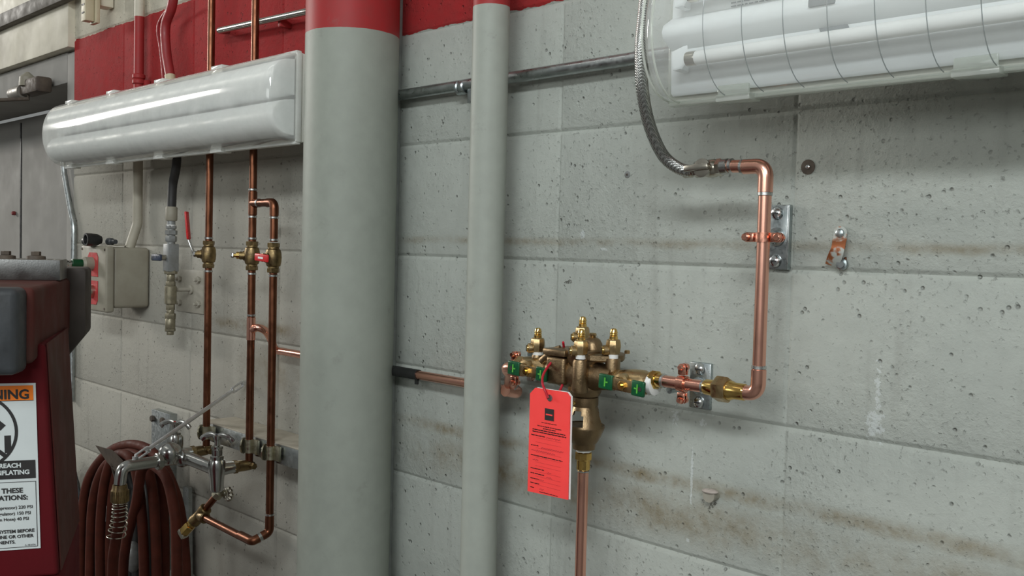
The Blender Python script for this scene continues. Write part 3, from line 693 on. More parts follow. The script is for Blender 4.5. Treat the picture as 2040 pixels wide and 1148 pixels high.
# lower brass tee with bright compression valve
lt = thing('brass_tee', 'brass tee with a bright yellow drain fitting below the faucet', 'pipe fitting', tee)
ta = at(436, 983, RD + .018); tb = at(346, 1080, RD + .06); td = (tb - ta).normalized()
mb = MB(); mb.lathe(tee - td * .026, td, [(0, .011), (.002, .0135), (.012, .0135), (.016, .012), (.036, .012), (.040, .0135), (.050, .0135), (.052, .011)], 20)
pd = (e1 - tee).normalized(); mb.lathe(tee, pd, [(0, .011), (.014, .0125), (.024, .0125), (.026, .010)], 20); mb.build('tee_body', M['oldbrass'], lt)
MB().tube([tee - td * .02, ta + td * .01], .0075, 16).build('nipple', M['old_copper'], lt)
mb = MB(); mb.lathe(ta - td * .008, td, [(0, .008), (.004, .012), (.018, .012), (.020, .008)], 8); wc = at(455, 985, RD - .01)
mb.tube([wc + EY * .03, wc + EY * .002], .004, 10); mb.build('angle_stop', M['zincyellow'], lt)
mb = MB()
for k in range(8):
    a = 2 * PI * k / 8; mb.ball(at(456, 985, RD + .01) + EX * math.cos(a) * .011 + EZ * math.sin(a) * .011, .0052, n=8, m=6)
mb.lathe(at(456, 985, RD + .006), EY, [(0, .012), (.008, .012)], 16); mb.build('hand_wheel', M['nickel'], lt)
o = tee + td * .026; mb = MB().hexa(o, td, .0115, .008); mb.hexa(o + td * .010, td, .0125, .026); mb.lathe(o + td * .008, td, [(0, .008), (.004, .008)], 16); mb.build('drain_valve', M['brass'], lt)
MB().box(o + td * .041, (.012, .018, .022), (td, td.cross(EZ).normalized(), td.cross(td.cross(EZ)).normalized()), bev=.002).build('drain_cap', M['nickel'], lt)

# ------------------------------------------------------------------ hoses hanging at the left
def P2(l, d): return [at(x, y, d) for x, y in l]
hc = thing('garden_hose', 'coiled brick-red rubber hose hanging below the faucet', 'hose', at(270, 1140, .1))
loops = [([(152, 1500), (160, 1250), (161, 1100), (165, 1010), (176, 955), (200, 917), (228, 894), (262, 886), (295, 895), (322, 922), (343, 965), (357, 1010), (366, 1080), (371, 1180), (375, 1500)], .10),
         ([(198, 1500), (200, 1200), (199, 1080), (203, 1000), (212, 945), (226, 912), (244, 905), (262, 915), (273, 950), (281, 1010), (286, 1090), (288, 1200), (290, 1500)], .135),
         ([(176, 1500), (178, 1200), (180, 1080), (185, 1000), (200, 945), (224, 915), (255, 903), (284, 915), (299, 950), (307, 1010), (311, 1090), (313, 1200), (315, 1500)], .115),
         ([(215, 1500), (216, 1200), (220, 1050), (228, 960), (245, 918), (272, 898), (300, 908), (317, 942), (325, 1000), (328, 1090), (328, 1200), (330, 1500)], .085),
         ([(240, 1500), (244, 1180), (250, 1090), (262, 1040), (272, 1000), (277, 965), (283, 935), (300, 925), (330, 950), (346, 1010), (352, 1100), (352, 1500)], .15)]
for l, d in loops: MB().tube(spline(P2(l, d), 6), .0118, 16).build('hose_loop', M['hose'], hc)
bh = thing('black_hose_and_gap_fill', 'black coil added behind the red hose to fill its shaded gaps', 'hose', at(220, 1140, .04))  # added coil, stands in for the deep shade between the red strands
for l, d in (([(170, 1500), (172, 1100), (182, 990), (205, 940), (232, 920), (256, 935), (268, 1000), (272, 1120), (272, 1500)], .05),
             ([(186, 1500), (188, 1100), (196, 1000), (216, 950), (238, 940), (256, 990), (260, 1100), (260, 1500)], .055),
             ([(205, 1500), (206, 1120), (212, 1020), (226, 968), (240, 1000), (246, 1100), (246, 1500)], .05),
             ([(222, 1500), (224, 1140), (230, 1010), (262, 930), (290, 960), (297, 1100), (297, 1500)], .04),
             ([(155, 1500), (158, 1090), (168, 990), (196, 925), (235, 905), (285, 925), (318, 1000), (320, 1500)], .045)):
    MB().tube(spline(P2(l, d), 6), .0125, 14).build('hose_loop', M['blackhose'], bh)
# hanger with a dark pointed guard
hh = thing('hose_hanger', 'dark pointed sheet-metal hose hanger sticking out of the coil', 'hanger', at(250, 960, .02))
MB().prism([at(190, 888, .17), at(222, 897, .16), at(243, 918, .15), at(240, 952, .15), at(214, 922, .16)], Vector((.002, .002, 0)), bev=0).build('guard', M['closer'], hh)
MB().tube(spline([at(225, 925, .155), at(235, 960, .12), at(250, 990, .05), at(250, 1000, .0)], 5), .006, 10).build('arm', M['closer'], hh)
for (a, b_, r_) in ((222, 1025, .028), (265, 1110, .034)): MB().ball(at(a, b_, .07), r_, sc=(.6, .6, 1.2)).build('grey_pad', M['greyvalve'], hh)
sb = MB().prism([at(372, 968, .01), at(383, 972, .01), at(386, 1500, .01), at(374, 1500, .01)], EY * .01); tag(sb.build('flat_bar', M['steel']), 'narrow flat bar on the wall at the right edge of the hose coil', 'bracket')
# dark crumpled rubber behind the cabinet
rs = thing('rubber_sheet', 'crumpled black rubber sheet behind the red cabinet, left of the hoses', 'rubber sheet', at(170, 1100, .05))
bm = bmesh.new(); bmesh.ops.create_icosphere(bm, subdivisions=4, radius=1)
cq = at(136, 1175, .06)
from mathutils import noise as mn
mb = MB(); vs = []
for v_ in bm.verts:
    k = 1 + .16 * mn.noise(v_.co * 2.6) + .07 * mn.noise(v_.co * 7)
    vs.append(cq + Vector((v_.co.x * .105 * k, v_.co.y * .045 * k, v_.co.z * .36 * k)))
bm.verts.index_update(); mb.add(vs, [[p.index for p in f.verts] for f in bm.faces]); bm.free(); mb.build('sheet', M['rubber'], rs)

# ------------------------------------------------------------------ control box, air drop
bx1 = at(301, 560, 0).x; BD = ds(211, 560, bx1); q2 = at(161, 560, BD)
bz1 = zz(214, 491, BD); bz0 = zz(214, 624, BD); bx0 = q2.x; DB = BD - .163
cb = thing('control_box', 'dusty grey push-button box with two red plates under the left strip light', 'switch box', V((bx0 + bx1) / 2, 0, bz0))
MB().box(V((bx0 + bx1) / 2 + .002, .072 + DB / 2, (bz0 + bz1) / 2 + .004), (bx1 - bx0 - .012, .142 + DB, bz1 - bz0 - .012), bev=.010, seg=4).build('housing', M['boxgrey'], cb)
MB().box(V((bx0 + bx1) / 2 , .152 + DB, (bz0 + bz1) / 2), (bx1 - bx0, .022, bz1 - bz0), bev=.005, seg=3).build('cover', M['boxgrey'], cb)
bc = (bx0 + bx1) / 2; bw = (bx1 - bx0)
for sgn in (1, -1):
    zc_ = (bz0 + bz1) / 2 + sgn * .0365
    w2 = .036; h2 = .031; ch = .011
    if sgn > 0: pol = [(-w2, -h2), (w2, -h2), (w2, h2 - ch), (w2 - ch, h2), (-w2 + ch, h2), (-w2, h2 - ch)]
    else: pol = [(-w2, h2), (w2, h2), (w2, -h2 + ch), (w2 - ch, -h2), (-w2 + ch, -h2), (-w2, -h2 + ch)]
    MB().prism([V(bc + a * .9, .1632 + DB, zc_ + b) for a, b in pol], (0, -.0014, 0)).build('legend_plate', pm('red_legend', (.55, .03, .035), .45, 0, (.42, .06, .055), 60), cb)
zu = zz(185, 520, .18); zd = zz(186, 592, .18)
bcu = bc - .002; zu = (bz0 + bz1) / 2 + .038; zd = (bz0 + bz1) / 2 - .034
MB().lathe(V(bcu, .163 + DB, zu), EY, [(0, .0175), (.022, .0175), (.026, .0145), (.028, .0135)], 24).build('button_bezel', M['boxgrey'], cb)
bt = MB().lathe(V(bcu, .19 + DB, zu), EY, [(0, .0120), (.026, .0120), (.027, .009)], 22).build('button', pm('green_button', (.004, .06, .02), .35), cb)
MB().lathe(V(bcu, .217 + DB, zu), EY, [(0, .008), (.004, .0095), (.008, .0085), (.011, .0095), (.016, .010), (.022, .009)], 18).build('padlock_cap', M['screw'], cb)
MB().lathe(V(bcu + .002, .163 + DB, zd), EY, [(0, .0175), (.012, .0175), (.016, .014), (.024, .0135), (.028, .011)], 24).build('button', M['nickel'], cb)
for a in (-1, 1):
    for b in (-1, 1): MB().lathe(V(bc + a * (bw / 2 - .008), .163 + DB, (bz0 + bz1) / 2 + b * ((bz1 - bz0) / 2 - .009)), EY, [(0, .0034), (.0015, .003)], 10).build('cover_screw', M['closer'], cb)
# black plug left lying on the box
pk = thing('black_plug', 'black rubber plug lying on top of the control box', 'plug', at(232, 488, .11))
pz_ = bz1 + .012
MB().lathe(V(bc + .016, .105, pz_ + .004), EY * 1, [(0, .010), (.012, .0155), (.03, .0165), (.040, .0165), (.0401, .012), (.030, .011)], 22).build('socket_end', M['black'], pk)
MB().lathe(V(bc - .030, .125, pz_), EX, [(0, .0125), (.02, .0125), (.022, .010), (.05, .010)], 18).build('body', M['black'], pk)
MB().lathe(V(bc + .03, .09, pz_), EX, [(0, .010), (.018, .009), (.02, .006), (.04, .006)], 16).build('cable_stub', M['rubber'], pk)
tag(MB().prism([V(bc - .01, .10, bz1 + .0015), V(bc + .055, .10, bz1 + .0015), V(bc + .055, .05, bz1 + .0015), V(bc - .01, .05, bz1 + .0015)], (0, 0, .002), bev=.0005).build('metal_tag', M['dust']), 'small dusty metal tab lying on the control box beside the plug', 'metal tab')

# black air hose, painted red above, ending in the grey ball valve
HD = .06
hx = vX(341, 480, HD)
ah = thing('air_hose', 'thick air hose, red above the strip light and black below it', 'hose', V(hx, HD, zz(341, 415, HD)))
up = [at(352, -60, HD), at(343, 10, HD), at(330, 50, HD), at(331, 100, HD), at(339, 152, HD)]
RP = pm('hose_red_paint', (.30, .022, .025), .5, 0, (.24, .02, .022), 30)
MB().tube(spline(up, 8), .0115, 18).build('painted_hose', RP, ah)
MB().tube([at(338.5, 150, HD), at(341, 175, HD)], .0125, 18).build('bare_band', M['creambox'], ah)
MB().tube(spline([at(341, 172, HD), at(349, 240, HD), at(352, 320, HD), at(344, 370, HD), at(342, 414, HD)], 8), .0105, 18).build('black_hose_end', M['blackhose'], ah)
MB().tube(spline([at(345, 5, HD - .02), at(322, 35, .03), at(314, 60, .03), at(320, 100, .03), at(327, 170, .03)], 6), .0035, 10).build('side_wire', RP, ah)
ad = thing('air_drop_valve', 'grey block ball valve with a blue lever hanging under the black hose', 'valve', V(hx, HD, zz(335, 660, HD)))
zt_ = zz(342, 412, HD)
def seg(px0, py0, py1): return zz(px0, py0, HD), zz(px0, py1, HD)
a, b = seg(341, 440, 412); MB().lathe(V(hx, HD, a), EZ, [(0, .0125), (.003, .014), (b - a - .003, .014), (b - a, .012)], 20).build('ferrule', M['boxgrey'], ad)
mb = MB(); a, b = seg(341, 487, 438)
mb.lathe(V(hx, HD, a), EZ, [(0, .0095), (b - a, .0095)], 16); mb.hexa(V(hx, HD, zz(341, 456, HD)), EZ, .0125, .008); mb.hexa(V(hx, HD, zz(341, 468, HD)), EZ, .0145, .011); mb.hexa(V(hx, HD, zz(341, 482, HD)), EZ, .0135, .014); mb.build('swivel_fitting', M['greyvalve'], ad)
MB().lathe(V(hx, HD, zz(341, 452, HD)), EZ, [(0, .011), (.005, .011)], 16).build('white_ring', M['white'], ad)
a, b = seg(340, 541, 486); vb = V(hx, HD, (a + b) / 2)
MB().box(vb, (.028, .028, b - a), bev=.002).build('valve_body', M['greyvalve'], ad)
MB().lathe(vb + EY * .014, EY, [(0, .007), (.012, .007), (.013, .004), (.02, .004)], 14).build('stem', M['nickel'], ad)
hv = MB().box(vb + EY * .034 - EX * .004, (.046, .008, .016), bev=.003, seg=3); plab(hv.build('lever', M['bluevinyl'], ad), 'blue vinyl lever')
mb = MB(); 
for (y0, y1, r_, hx_) in ((546, 538, .0155, 1), (562, 546, .0095, 0), (572, 560, .0115, 1), (605, 570, .0140, 0), (618, 605, .0105, 1), (626, 616, .009, 0), (636, 624, .0128, 1), (655, 634, .0118, 0), (660, 654, .0125, 1), (667, 659, .0085, 0)):
    a, b = seg(337, y0, y1)
    if hx_: mb.hexa(V(hx, HD, a), EZ, r_, b - a)
    else: mb.lathe(V(hx, HD, a), EZ, [(0, r_ * .94), (.001, r_), (b - a - .001, r_), (b - a, r_ * .94)], 20)
mb.build('quick_coupler', pm('grimy_fitting', (.30, .27, .19), .45, .6, (.18, .16, .11), 70), ad)
# wall plate with four bolts and stub rod holding the coupler
wp = thing('mounting_plate', 'square plate with four bolts, painted over, behind the air coupler', 'bracket', at(378, 610, 0))
pa = at(352, 550, .003); pb = at(405, 612, .003)
MB().box(V((pa.x + pb.x) / 2, .002, (pa.z + pb.z) / 2 - Z0), (pb.x - pa.x, .004, .105), bev=.001).build('plate', M['paintgrey'], wp)
for (a, b_) in ((359, 556), (397, 558), (359, 603), (397, 606)):
    mb = MB(); o = at(a, b_, .004); mb.hexa(o, EY, .0085, .007); mb.lathe(o, EY, [(0, .004), (.014, .004), (.015, .003)], 10); mb.build('bolt', M['paintgrey'], wp)
ro = at(382, 577, .004); MB().lathe(ro, EY, [(0, .011), (.005, .011), (.006, .005), (.05, .005)], 14).tube([ro + EY * .045, V(hx + .01, HD, ro.z - Z0)], .005, 12).build('stub_rod', M['paintgrey'], wp)

# cream electrical box at the top left
jb = thing('electrical_box', 'cream electrical box with vent slots above the red band, top left', 'electrical box', at(200, 20, .03))
Xj = at(229, 20, 0).x; dA = ds(169, 38, Xj); dB = ds(187, 36, Xj); dC = ds(197, 36, Xj)
zA = zz(169, 40, dA); zB = zz(187, 46, dB); zC = zz(228, 17, 0)
MB().box(V(Xj - .012, (dA + dB) / 2, zA + .2), (.030, dA - dB, .4), bev=.002).build('body', M['creambox'], jb)
MB().box(V(Xj - .010, (dB + dC) / 2, zB + .2), (.044, abs(dB - dC) - .002, .4), bev=.002).build('cover', M['creambox'], jb)
MB().box(V(Xj - .022, dC / 2 + .001, zC + .2), (.044, dC - .004, .4), bev=.003).build('side_panel', M['cream'], jb)
for k in range(2): MB().box(V(Xj - .012, dA + .0005, zA + .022 + k * .022), (.018, .0012, .004)).build('vent_slot', M['ink'], jb)


# ------------------------------------------------------------------ braided hose, valve and new copper on the right
VD = .085
xv = at(1518, 560, VD).x
bhp = [at(1292, -60, .165), at(1283, 30, .165), at(1277, 100, .165), at(1280, 180, .155), at(1294, 250, .135), at(1320, 308, .11), at(1350, 334, .095), at(1376, 342, VD)]
bz = thing('braided_hose', 'braided stainless hose curving down beside the clear strip light', 'hose', at(1376, 342, VD))
MB().tube(spline(bhp, 12), .0080, 20).build('braid', M['braid'], bz)
zh = zz(1470, 331, VD); yv = VD
xh0 = at(1370, 341, VD).x
tilt = Vector((1, 0, 0))
p0 = at(1368, 342, VD); p1 = at(1455, 331, VD); dv = (p1 - p0).normalized()
MB().lathe(p0 - dv * .004, dv, [(0, .0075), (.002, .0085), (.012, .0085), (.013, .0075), (.018, .0078), (.024, .006)], 22).build('ferrule', M['nickel'], bz)
sv = thing('stop_valve', 'small nickel ball valve between braided hose and copper elbow', 'valve', at(1420, 350, VD))
v0 = at(1384, 340, VD); v1 = at(1452, 331, VD); L = (v1 - v0).length
mb = MB(); mb.hexa(v0, dv, .0098, L * .22); mb.lathe(v0 + dv * L * .2, dv, [(0, .008), (.004, .0095), (L * .25, .0115), (L * .42, .0115), (L * .5, .0095), (L * .55, .009)], 22); mb.hexa(v0 + dv * L * .68, dv, .0112, L * .14); mb.build('valve_body', M['nickel'], sv)
MB().lathe(v0 + dv * L * .80, dv, [(0, .0085), (.001, .0100), (L * .2 - .001, .0100), (L * .2, .0085)], 22).build('compression_nut', M['chrome'], sv)
sc = v0 + dv * L * .42
MB().lathe(sc, EY, [(0, .0105), (.013, .0105), (.014, .012), (.0165, .012), (.017, .009)], 22).build('stem_cap', M['nickel'], sv)
MB().box(sc + EY * .019 - dv * .006 + EZ * .001, (.036, .005, .008), (dv, EY, dv.cross(EY)), bev=.0012).build('lever', M['nickel'], sv)
nc = thing('copper_supply_pipe', 'bright new copper pipe dropping from the stop valve to the union', 'pipe', V(xv, VD, zz(1507, 790, VD)))
zE = zz(1505, 785, VD); zT = at(1512, 331, VD).z - Z0
uL = at(1425, 780, VD).x
MB().tube(fillet([v1 - dv * .004, V(xv, VD, zT), V(xv, VD, zT - .05)], .022, 10), RR, 22).build('top_pipe', M['copper'], nc)
mb = MB().tube(fillet([V(xv - .030, VD, zT - .0), V(xv, VD, zT), V(xv, VD, zT - .032)], .020, 10), RR * 1.16, 24); mb.build('elbow', M['copper'], nc)
MB().tube([V(xv, VD, zT - .03), V(xv, VD, zE + .025)], RR, 24).build('pipe', M['copper'], nc)
MB().tube(fillet([V(xv, VD, zE + .030), V(xv, VD, zE), V(xv - .032, VD, zE)], .018, 10), RR * 1.16, 24).build('elbow', M['copper'], nc)
for o, a in ((V(xv, VD, zT - .034), EZ), (V(xv, VD, zE + .033), EZ), (V(xv - .034, VD, zE), EX), (v1 + dv * .004, dv), (V(xv - .032, VD, zT), EX)): ring(o, a, parent=nc)
# union and horizontal pipe to the preventer
ux = at(1440, 783, VD).x
un = thing('pipe_union', 'hexagonal brass union between the copper pipe and the bottom elbow', 'union', V(ux, VD, zE))
MB().hexa(V(ux - .010, VD, zE), EX, .0165, .019, 6, .08, .1).build('union_nut', M['brassraw'], un)
MB().lathe(V(ux - .026, VD, zE), EX, [(0, .0092), (.002, .0102), (.014, .0102), (.016, .012)], 22).lathe(V(ux + .007, VD, zE), EX, [(0, .0125), (.006, .0122), (.010, .0105), (.024, .0105), (.026, .009)], 22).build('union_tail', M['brass'], un)
mh = at(1322, 769, VD).x
hpz = thing('copper_stub', 'short bright horizontal copper pipe between backflow preventer and union', 'pipe', V((mh + ux) / 2, VD, zE))
MB().tube([V(mh - .006, VD, zE), V(ux - .02, VD, zE)], RR, 24).build('pipe', M['copper'], hpz)
ring(V(mh, VD, zE), EX, parent=hpz); ring(V(ux - .028, VD, zE), EX, parent=hpz)
MB().lathe(V(mh - .020, VD, zE), EX, [(0, .0112), (.003, .0112), (.0035, .0095), (.018, .0095)], 22).hexa(V(mh - .018, VD, zE), EX, .0128, .008, 8).build('male_adapter', M['brass'], hpz)

def standoff(px, py, hgt, wid, ring_at, horiz, label, mlab, screws):
    """zinc wall plate, rod, and copper split ring clamp"""
    c_ = at(px, py, .0); t = thing('pipe_bracket', label, 'bracket', c_ - EZ * hgt / 2, 'copper pipe stand-off brackets')
    MB().box(c_ + EY * .003, (wid, .006, hgt), bev=.0015).build('wall_plate', M['zinc'], t)
    for s in (-1, 1):
        o = c_ + EY * .006 + EZ * s * hgt * screws; sc_ = MB().lathe(o, EY, [(0, .0085), (.001, .0085), (.0045, .0065), (.006, .003)], 6 if False else 16).build('screw', M['screw'], t)
        MB().box(o + EY * .0058, (.008, .001, .0018)).build('slot', M['ink'], sc_)
    MB().lathe(c_ + EY * .006, EY, [(0, .0125), (.003, .012), (.006, .0085), (.010, .0075)], 20).build('boss', M['zinc'], t)
    MB().lathe(c_ + EY * .01, EY, [(0, .0048), ((-ring_at.y) - .018, .0048)], 14).build('rod', M['zinc'], t)
    return t, c_
def ring_clamp(t, o, axis, ear, off=.0115):
    """split ring round a pipe: band plus two ears with screws, ear = direction of the ears"""
    a = axis.normalized(); e = ear.normalized(); f = a.cross(e)
    mb = MB(); n = 28; r0 = RR + .0003; r1 = RR + .0026; hw = .0058
    vs = []; 
    for k in range(n):
        g = 2 * PI * k / n; d = e * math.cos(g) + f * math.sin(g)
        vs += [o + d * r0 - a * hw, o + d * r1 - a * hw, o + d * r1 + a * hw, o + d * r0 + a * hw]
    fs = []
    for k in range(n):
        b = 4 * k; c2 = 4 * ((k + 1) % n)
        for j in range(4): fs.append((b + j, b + (j + 1) % 4, c2 + (j + 1) % 4, c2 + j))
    mb.add(vs, fs); k = mb.build('ring', M['copper_clamp'], t)
    for s in (-1, 1):
        m2 = MB(); c3 = o + e * s * (RR + .0105)
        for q in (-1, 1): m2.box(c3 + f * q * .0028 - e * s * .002, (.010, .0115, .0030), (e, a, f), bev=.0012); m2.lathe(c3 + f * (q * .0028 - .0015) + e * s * .002, f, [(0, .0055), (.0006, .0060), (.0024, .0060), (.003, .0055)], 18)
        m2.lathe(c3 - f * .009 + e * s * .003, f, [(0, .0035), (.001, .0046), (.0045, .0046), (.0055, .003), (.013, .003), (.014, .0042), (.018, .003)], 14)
        m2.build('ear', M['copper_clamp'], t)
    return k
# bracket for the vertical pipe
zr = zz(1516, 473, VD)
pb_ = at(1556, 473, 0)
t, c_ = standoff(1552, 473, .083, .036, V(xv, VD, zr), False, 'zinc wall plate and copper ring clamp gripping the vertical new pipe', '', .37)
t.location = t.location
ring_clamp(t, V(xv, VD, zr), EZ, EX)
MB().tube([c_ + EY * .03, V(c_.x, VD - .02, zr), V(xv + .018, VD - .004, zr)], .0045, 12).build('link', M['copper_clamp'], t)
MB().box(c_ + EY * .0048 + EX * .0172, (.003, .0085, .083), bev=.001).build('plate_lip', M['zinc'], t)
# bracket for the horizontal pipe
xc = at(1360, 770, VD).x
t, c_ = standoff(1399, 768, .064, .034, V(xc, VD, zE), True, 'zinc wall plate and upright copper ring clamp on the short horizontal pipe', '', .36)
ring_clamp(t, V(xc, VD, zE), EX, EZ)
MB().tube([c_ + EY * .02, V(c_.x, .05, c_.z - Z0), V(xc, VD - .012, zE)], .0045, 12).build('link', M['zinc'], t)
# bracket behind the left inlet
xc = at(1026, 731, LD).x
t, c_ = standoff(1070, 722, .064, .034, V(xc, LD, inz), True, 'zinc wall plate and copper ring clamp at the inlet beside the slim pipe', '', .36)
ring_clamp(t, V(xc, LD, inz), EX, EZ)
MB().tube([c_ + EY * .02, V(c_.x, .05, inz), V(xc, LD - .012, inz)], .0045, 12).build('link', M['zinc'], t)

# ------------------------------------------------------------------ backflow preventer
bz_ = (inz + zE) / 2
bp = thing('backflow_preventer', 'cast bronze backflow preventer with four test cocks and green-handled valves', 'valve', V(at(1175, 760, LD).x, LD, bz_ - .1))
def bx(px, py=750): return at(px, py, LD).x
cxb = bx(1190)
# inlet and outlet ball valves
def run_valve(xa_, xb_, name):
    L = xb_ - xa_; mb = MB(); o = V(xa_, LD, bz_)
    mb.hexa(o, EX, .0145, .014, 8, .06); mb.lathe(o + EX * .013, EX, [(0, .012), (.004, .0145), (L * .38, .0172), (L * .6, .0172), (L - .018, .0135), (L - .014, .0125)], 24); mb.hexa(V(xb_ - .015, LD, bz_), EX, .0148, .015, 8, .06)
    return mb
xA0, xA1 = bx(1032, 736), bx(1100, 742)
v1_ = run_valve(xA0, xA1, 'a'); v1_.lathe(V((xA0 + xA1) / 2, LD, bz_), EY, [(0, .012), (.022, .012), (.023, .008), (.028, .008)], 18)
V1 = v1_.build('inlet_valve', M['brassraw'], bp)
xB0, xB1 = bx(1222, 758), bx(1300, 766)
v2_ = run_valve(xB0, xB1, 'b'); v2_.lathe(V(xB0 + (xB1 - xB0) * .45, LD, bz_), EY, [(0, .012), (.022, .012), (.023, .008), (.028, .008)], 18)
V2 = v2_.build('outlet_valve', M['brassraw'], bp)
MB().lathe(V(xB1 - .004, LD, bz_), EX, [(0, .0138), (.0015, .0148), (.009, .0148), (.010, .0132)], 24).build('tape_ring', M['white'], bp)
def green_handle(valve, cx_, wl, wr, nutoff):
    c0_ = V(cx_, LD + .031, bz_ - .002); t_ = -.05
    ax = (EX + EZ * t_).normalized(); az = ax.cross(EY) * -1
    h = MB().box(c0_ + ax * (wr - wl) / 2, (wl + wr - .004, .0022, .0165), (ax, EY, az), bev=.0006).build('handle', M['brassraw'], valve)
    for s, e_, wd in ((-1, wl, .024), (1, wr, .021)):
        cc_ = c0_ + ax * s * (e_ - wd / 2)
        gr = MB().box(cc_, (wd, .0052, .0205), (ax, EY, az), bev=.002, seg=3).build('green_grip', M['green'], h)
        MB().box(cc_ + EY * .0030, (.0022, .0006, .012), (ax, EY, az)).box(cc_ + EY * .0030 + ax * s * -.003, (.004, .0006, .002), (ax, EY, az)).build('grip_print', M['greentext'], gr)
        if s * nutoff > 0: MB().lathe(cc_ + EY * .0020 + ax * s * .004, EY, [(0, .0035), (.0012, .003)], 12).build('rivet_hole', M['ink'], gr)
    nb = c0_ + ax * 0; mb = MB().hexa(nb, EY, .0062, .006); mb.lathe(nb, EY, [(0, .003), (.009, .003)], 10); mb.build('handle_nut', M['brass'], h)
hx1 = bx(1052, 735); green_handle(V1, (at(1053, 735, LD + .03)).x, at(1053, 735, LD + .03).x - at(1014, 730, LD + .03).x, at(1091, 740, LD + .03).x - at(1053, 735, LD + .03).x, -1)
green_handle(V2, (at(1243, 757, LD + .03)).x, at(1243, 757, LD + .03).x - at(1195, 752, LD + .03).x, at(1286, 763, LD + .03).x - at(1243, 757, LD + .03).x, 1)
# body: check chamber with side cover, main chamber, top dome
mb = MB()
xm = bx(1166, 752); 
mb.lathe(V(xA1 - .004, LD, bz_), EX, [(0, .013), (.004, .0165), (.010, .0175), (.018, .0175), (.026, .022), (.050, .025), (.070, .025), (xB0 - xA1 - .012, .018), (xB0 - xA1 + .006, .0165)], 28)
mb.box(V(bx(1131, 738), LD + .004, bz_ + .004), (.036, .050, .040), bev=.005, seg=3)        # first check box
mb.box(V(bx(1131, 738), LD + .004, bz_ + .030), (.044, .056, .010), bev=.003)                # its flange
mb.lathe(V(xm, LD, bz_ - .030), EZ, [(0, .020), (.006, .0235), (.016, .0235), (.020, .0205), (.040, .022), (.054, .028), (.060, .030), (.066, .030)], 32)
mb.lathe(V(bx(1188, 720), LD - .012, bz_ + .022), EZ, [(0, .032), (.002, .0345), (.009, .0345), (.011, .030)], 8, phase=.2)
mb.lathe(V(at(1180, 700, LD - .012).x, LD - .012, bz_ + .032), EZ, [(0, .022), (.003, .0155), (.012, .0140), (.018, .0105), (.021, .005)], 26)
xF = at(1157, 720, LD + .024).x; xR = at(1160, 680, LD - .030).x
mb.lathe(V(xF, LD + .024, bz_ - .022), EZ, [(0, .0105), (.004, .0115), (.042, .0115), (.046, .010)], 20)   # boss of the front test cock
mb.lathe(V(xR, LD - .030, bz_ + .0), EZ, [(0, .010), (.048, .0105)], 18)
mb.lathe(V(bx(1220, 757), LD + .000, bz_ + .0), EZ, [(0, .010), (.026, .0105), (.028, .0098)], 18)
mb.lathe(V(bx(1070, 736), LD, bz_ + .0), EZ, [(0, .009), (.016, .0088), (.019, .0080)], 18)
BODY = mb.build('body', M['bronze'], bp, sharp=40)
# small arm between inlet valve and the flange
MB().tube([V(xA1 - .012, LD + .012, bz_ + .012), V(bx(1112, 715), LD + .012, bz_ + .030), V(bx(1125, 712), LD + .010, bz_ + .034)], .0050, 10, sq=.7).build('sensing_arm', M['bronze'], bp)
MB().lathe(V(at(1180, 700, LD - .012).x, LD - .012, bz_ + .052), EZ, [(0, .0035), (.003, .0055), (.006, .0055), (.007, .004)], 12).build('cover_screw', M['brassraw'], bp)
for (a_, d_) in ((-.018, .018), (.020, .016), (.026, -.024)): MB().lathe(V(bx(1188, 720) + a_, LD - .012 + d_, bz_ + .032), EZ, [(0, .0042), (.004, .0042), (.005, .003)], 6).build('flange_bolt', M['brassraw'], bp)
# embossed band
MB().box(V(xm - .004, LD + .0235, bz_ - .019), (.004, .002, .005)).box(V(xm + .002, LD + .0238, bz_ - .019), (.004, .002, .004)).box(V(xm - .010, LD + .0225, bz_ - .019), (.003, .002, .005)).build('cast_mark', M['brassraw'], BODY)
# test cocks
def cock(o):
    t = MB().lathe(o + EZ * .004, EZ, [(0, .0085), (.001, .0098), (.007, .0105), (.010, .0112), (.015, .0108), (.019, .0098), (.0205, .0085)], 8, phase=.2)
    t.lathe(o + EZ * .009, EY * .80 - EX * .60, [(0, .007), (.011, .0075), (.014, .0075), (.0145, .006)], 16); T_ = t.build('test_cock', M['brassraw'], bp, sharp=25)
    MB().lathe(o - EZ * .002, EZ, [(0, .0072), (.006, .0072)], 16).build('tape_ring', M['white'], T_)
    mb = MB(); mb.lathe(o + EZ * .0235, EZ, [(0, .0060), (.005, .0058), (.006, .0049), (.007, .0058), (.009, .0050), (.010, .0058), (.012, .0050), (.0145, .0044), (.016, .0024)], 16)
    sdir = (EY * .80 - EX * .60).normalized(); so = o + EZ * .009 + sdir * .0145; mb.lathe(so, sdir, [(0, .0055), (.002, .0052), (.0025, .0030)], 14); mb.build('brass_nipple', M['brass'], T_)
    MB().box(so + sdir * .0026, (.0016, .001, .008), (sdir.cross(EZ), sdir, EZ)).build('slot', M['ink'], T_)
cock(V(bx(1070, 736), LD, bz_ + .020)); cock(V(xF, LD + .024, bz_ + .027)); cock(V(xR, LD - .030, bz_ + .040)); cock(V(bx(1220, 757), LD, bz_ + .030))
# relief vent funnel with windows
zr0 = bz_ - .030
vt = MB(); o = V(xm + .001, LD, zr0)
vt.lathe(o, -EZ, [(0, .0165), (.002, .0190), (.012, .0190), (.016, .0178)], 32)
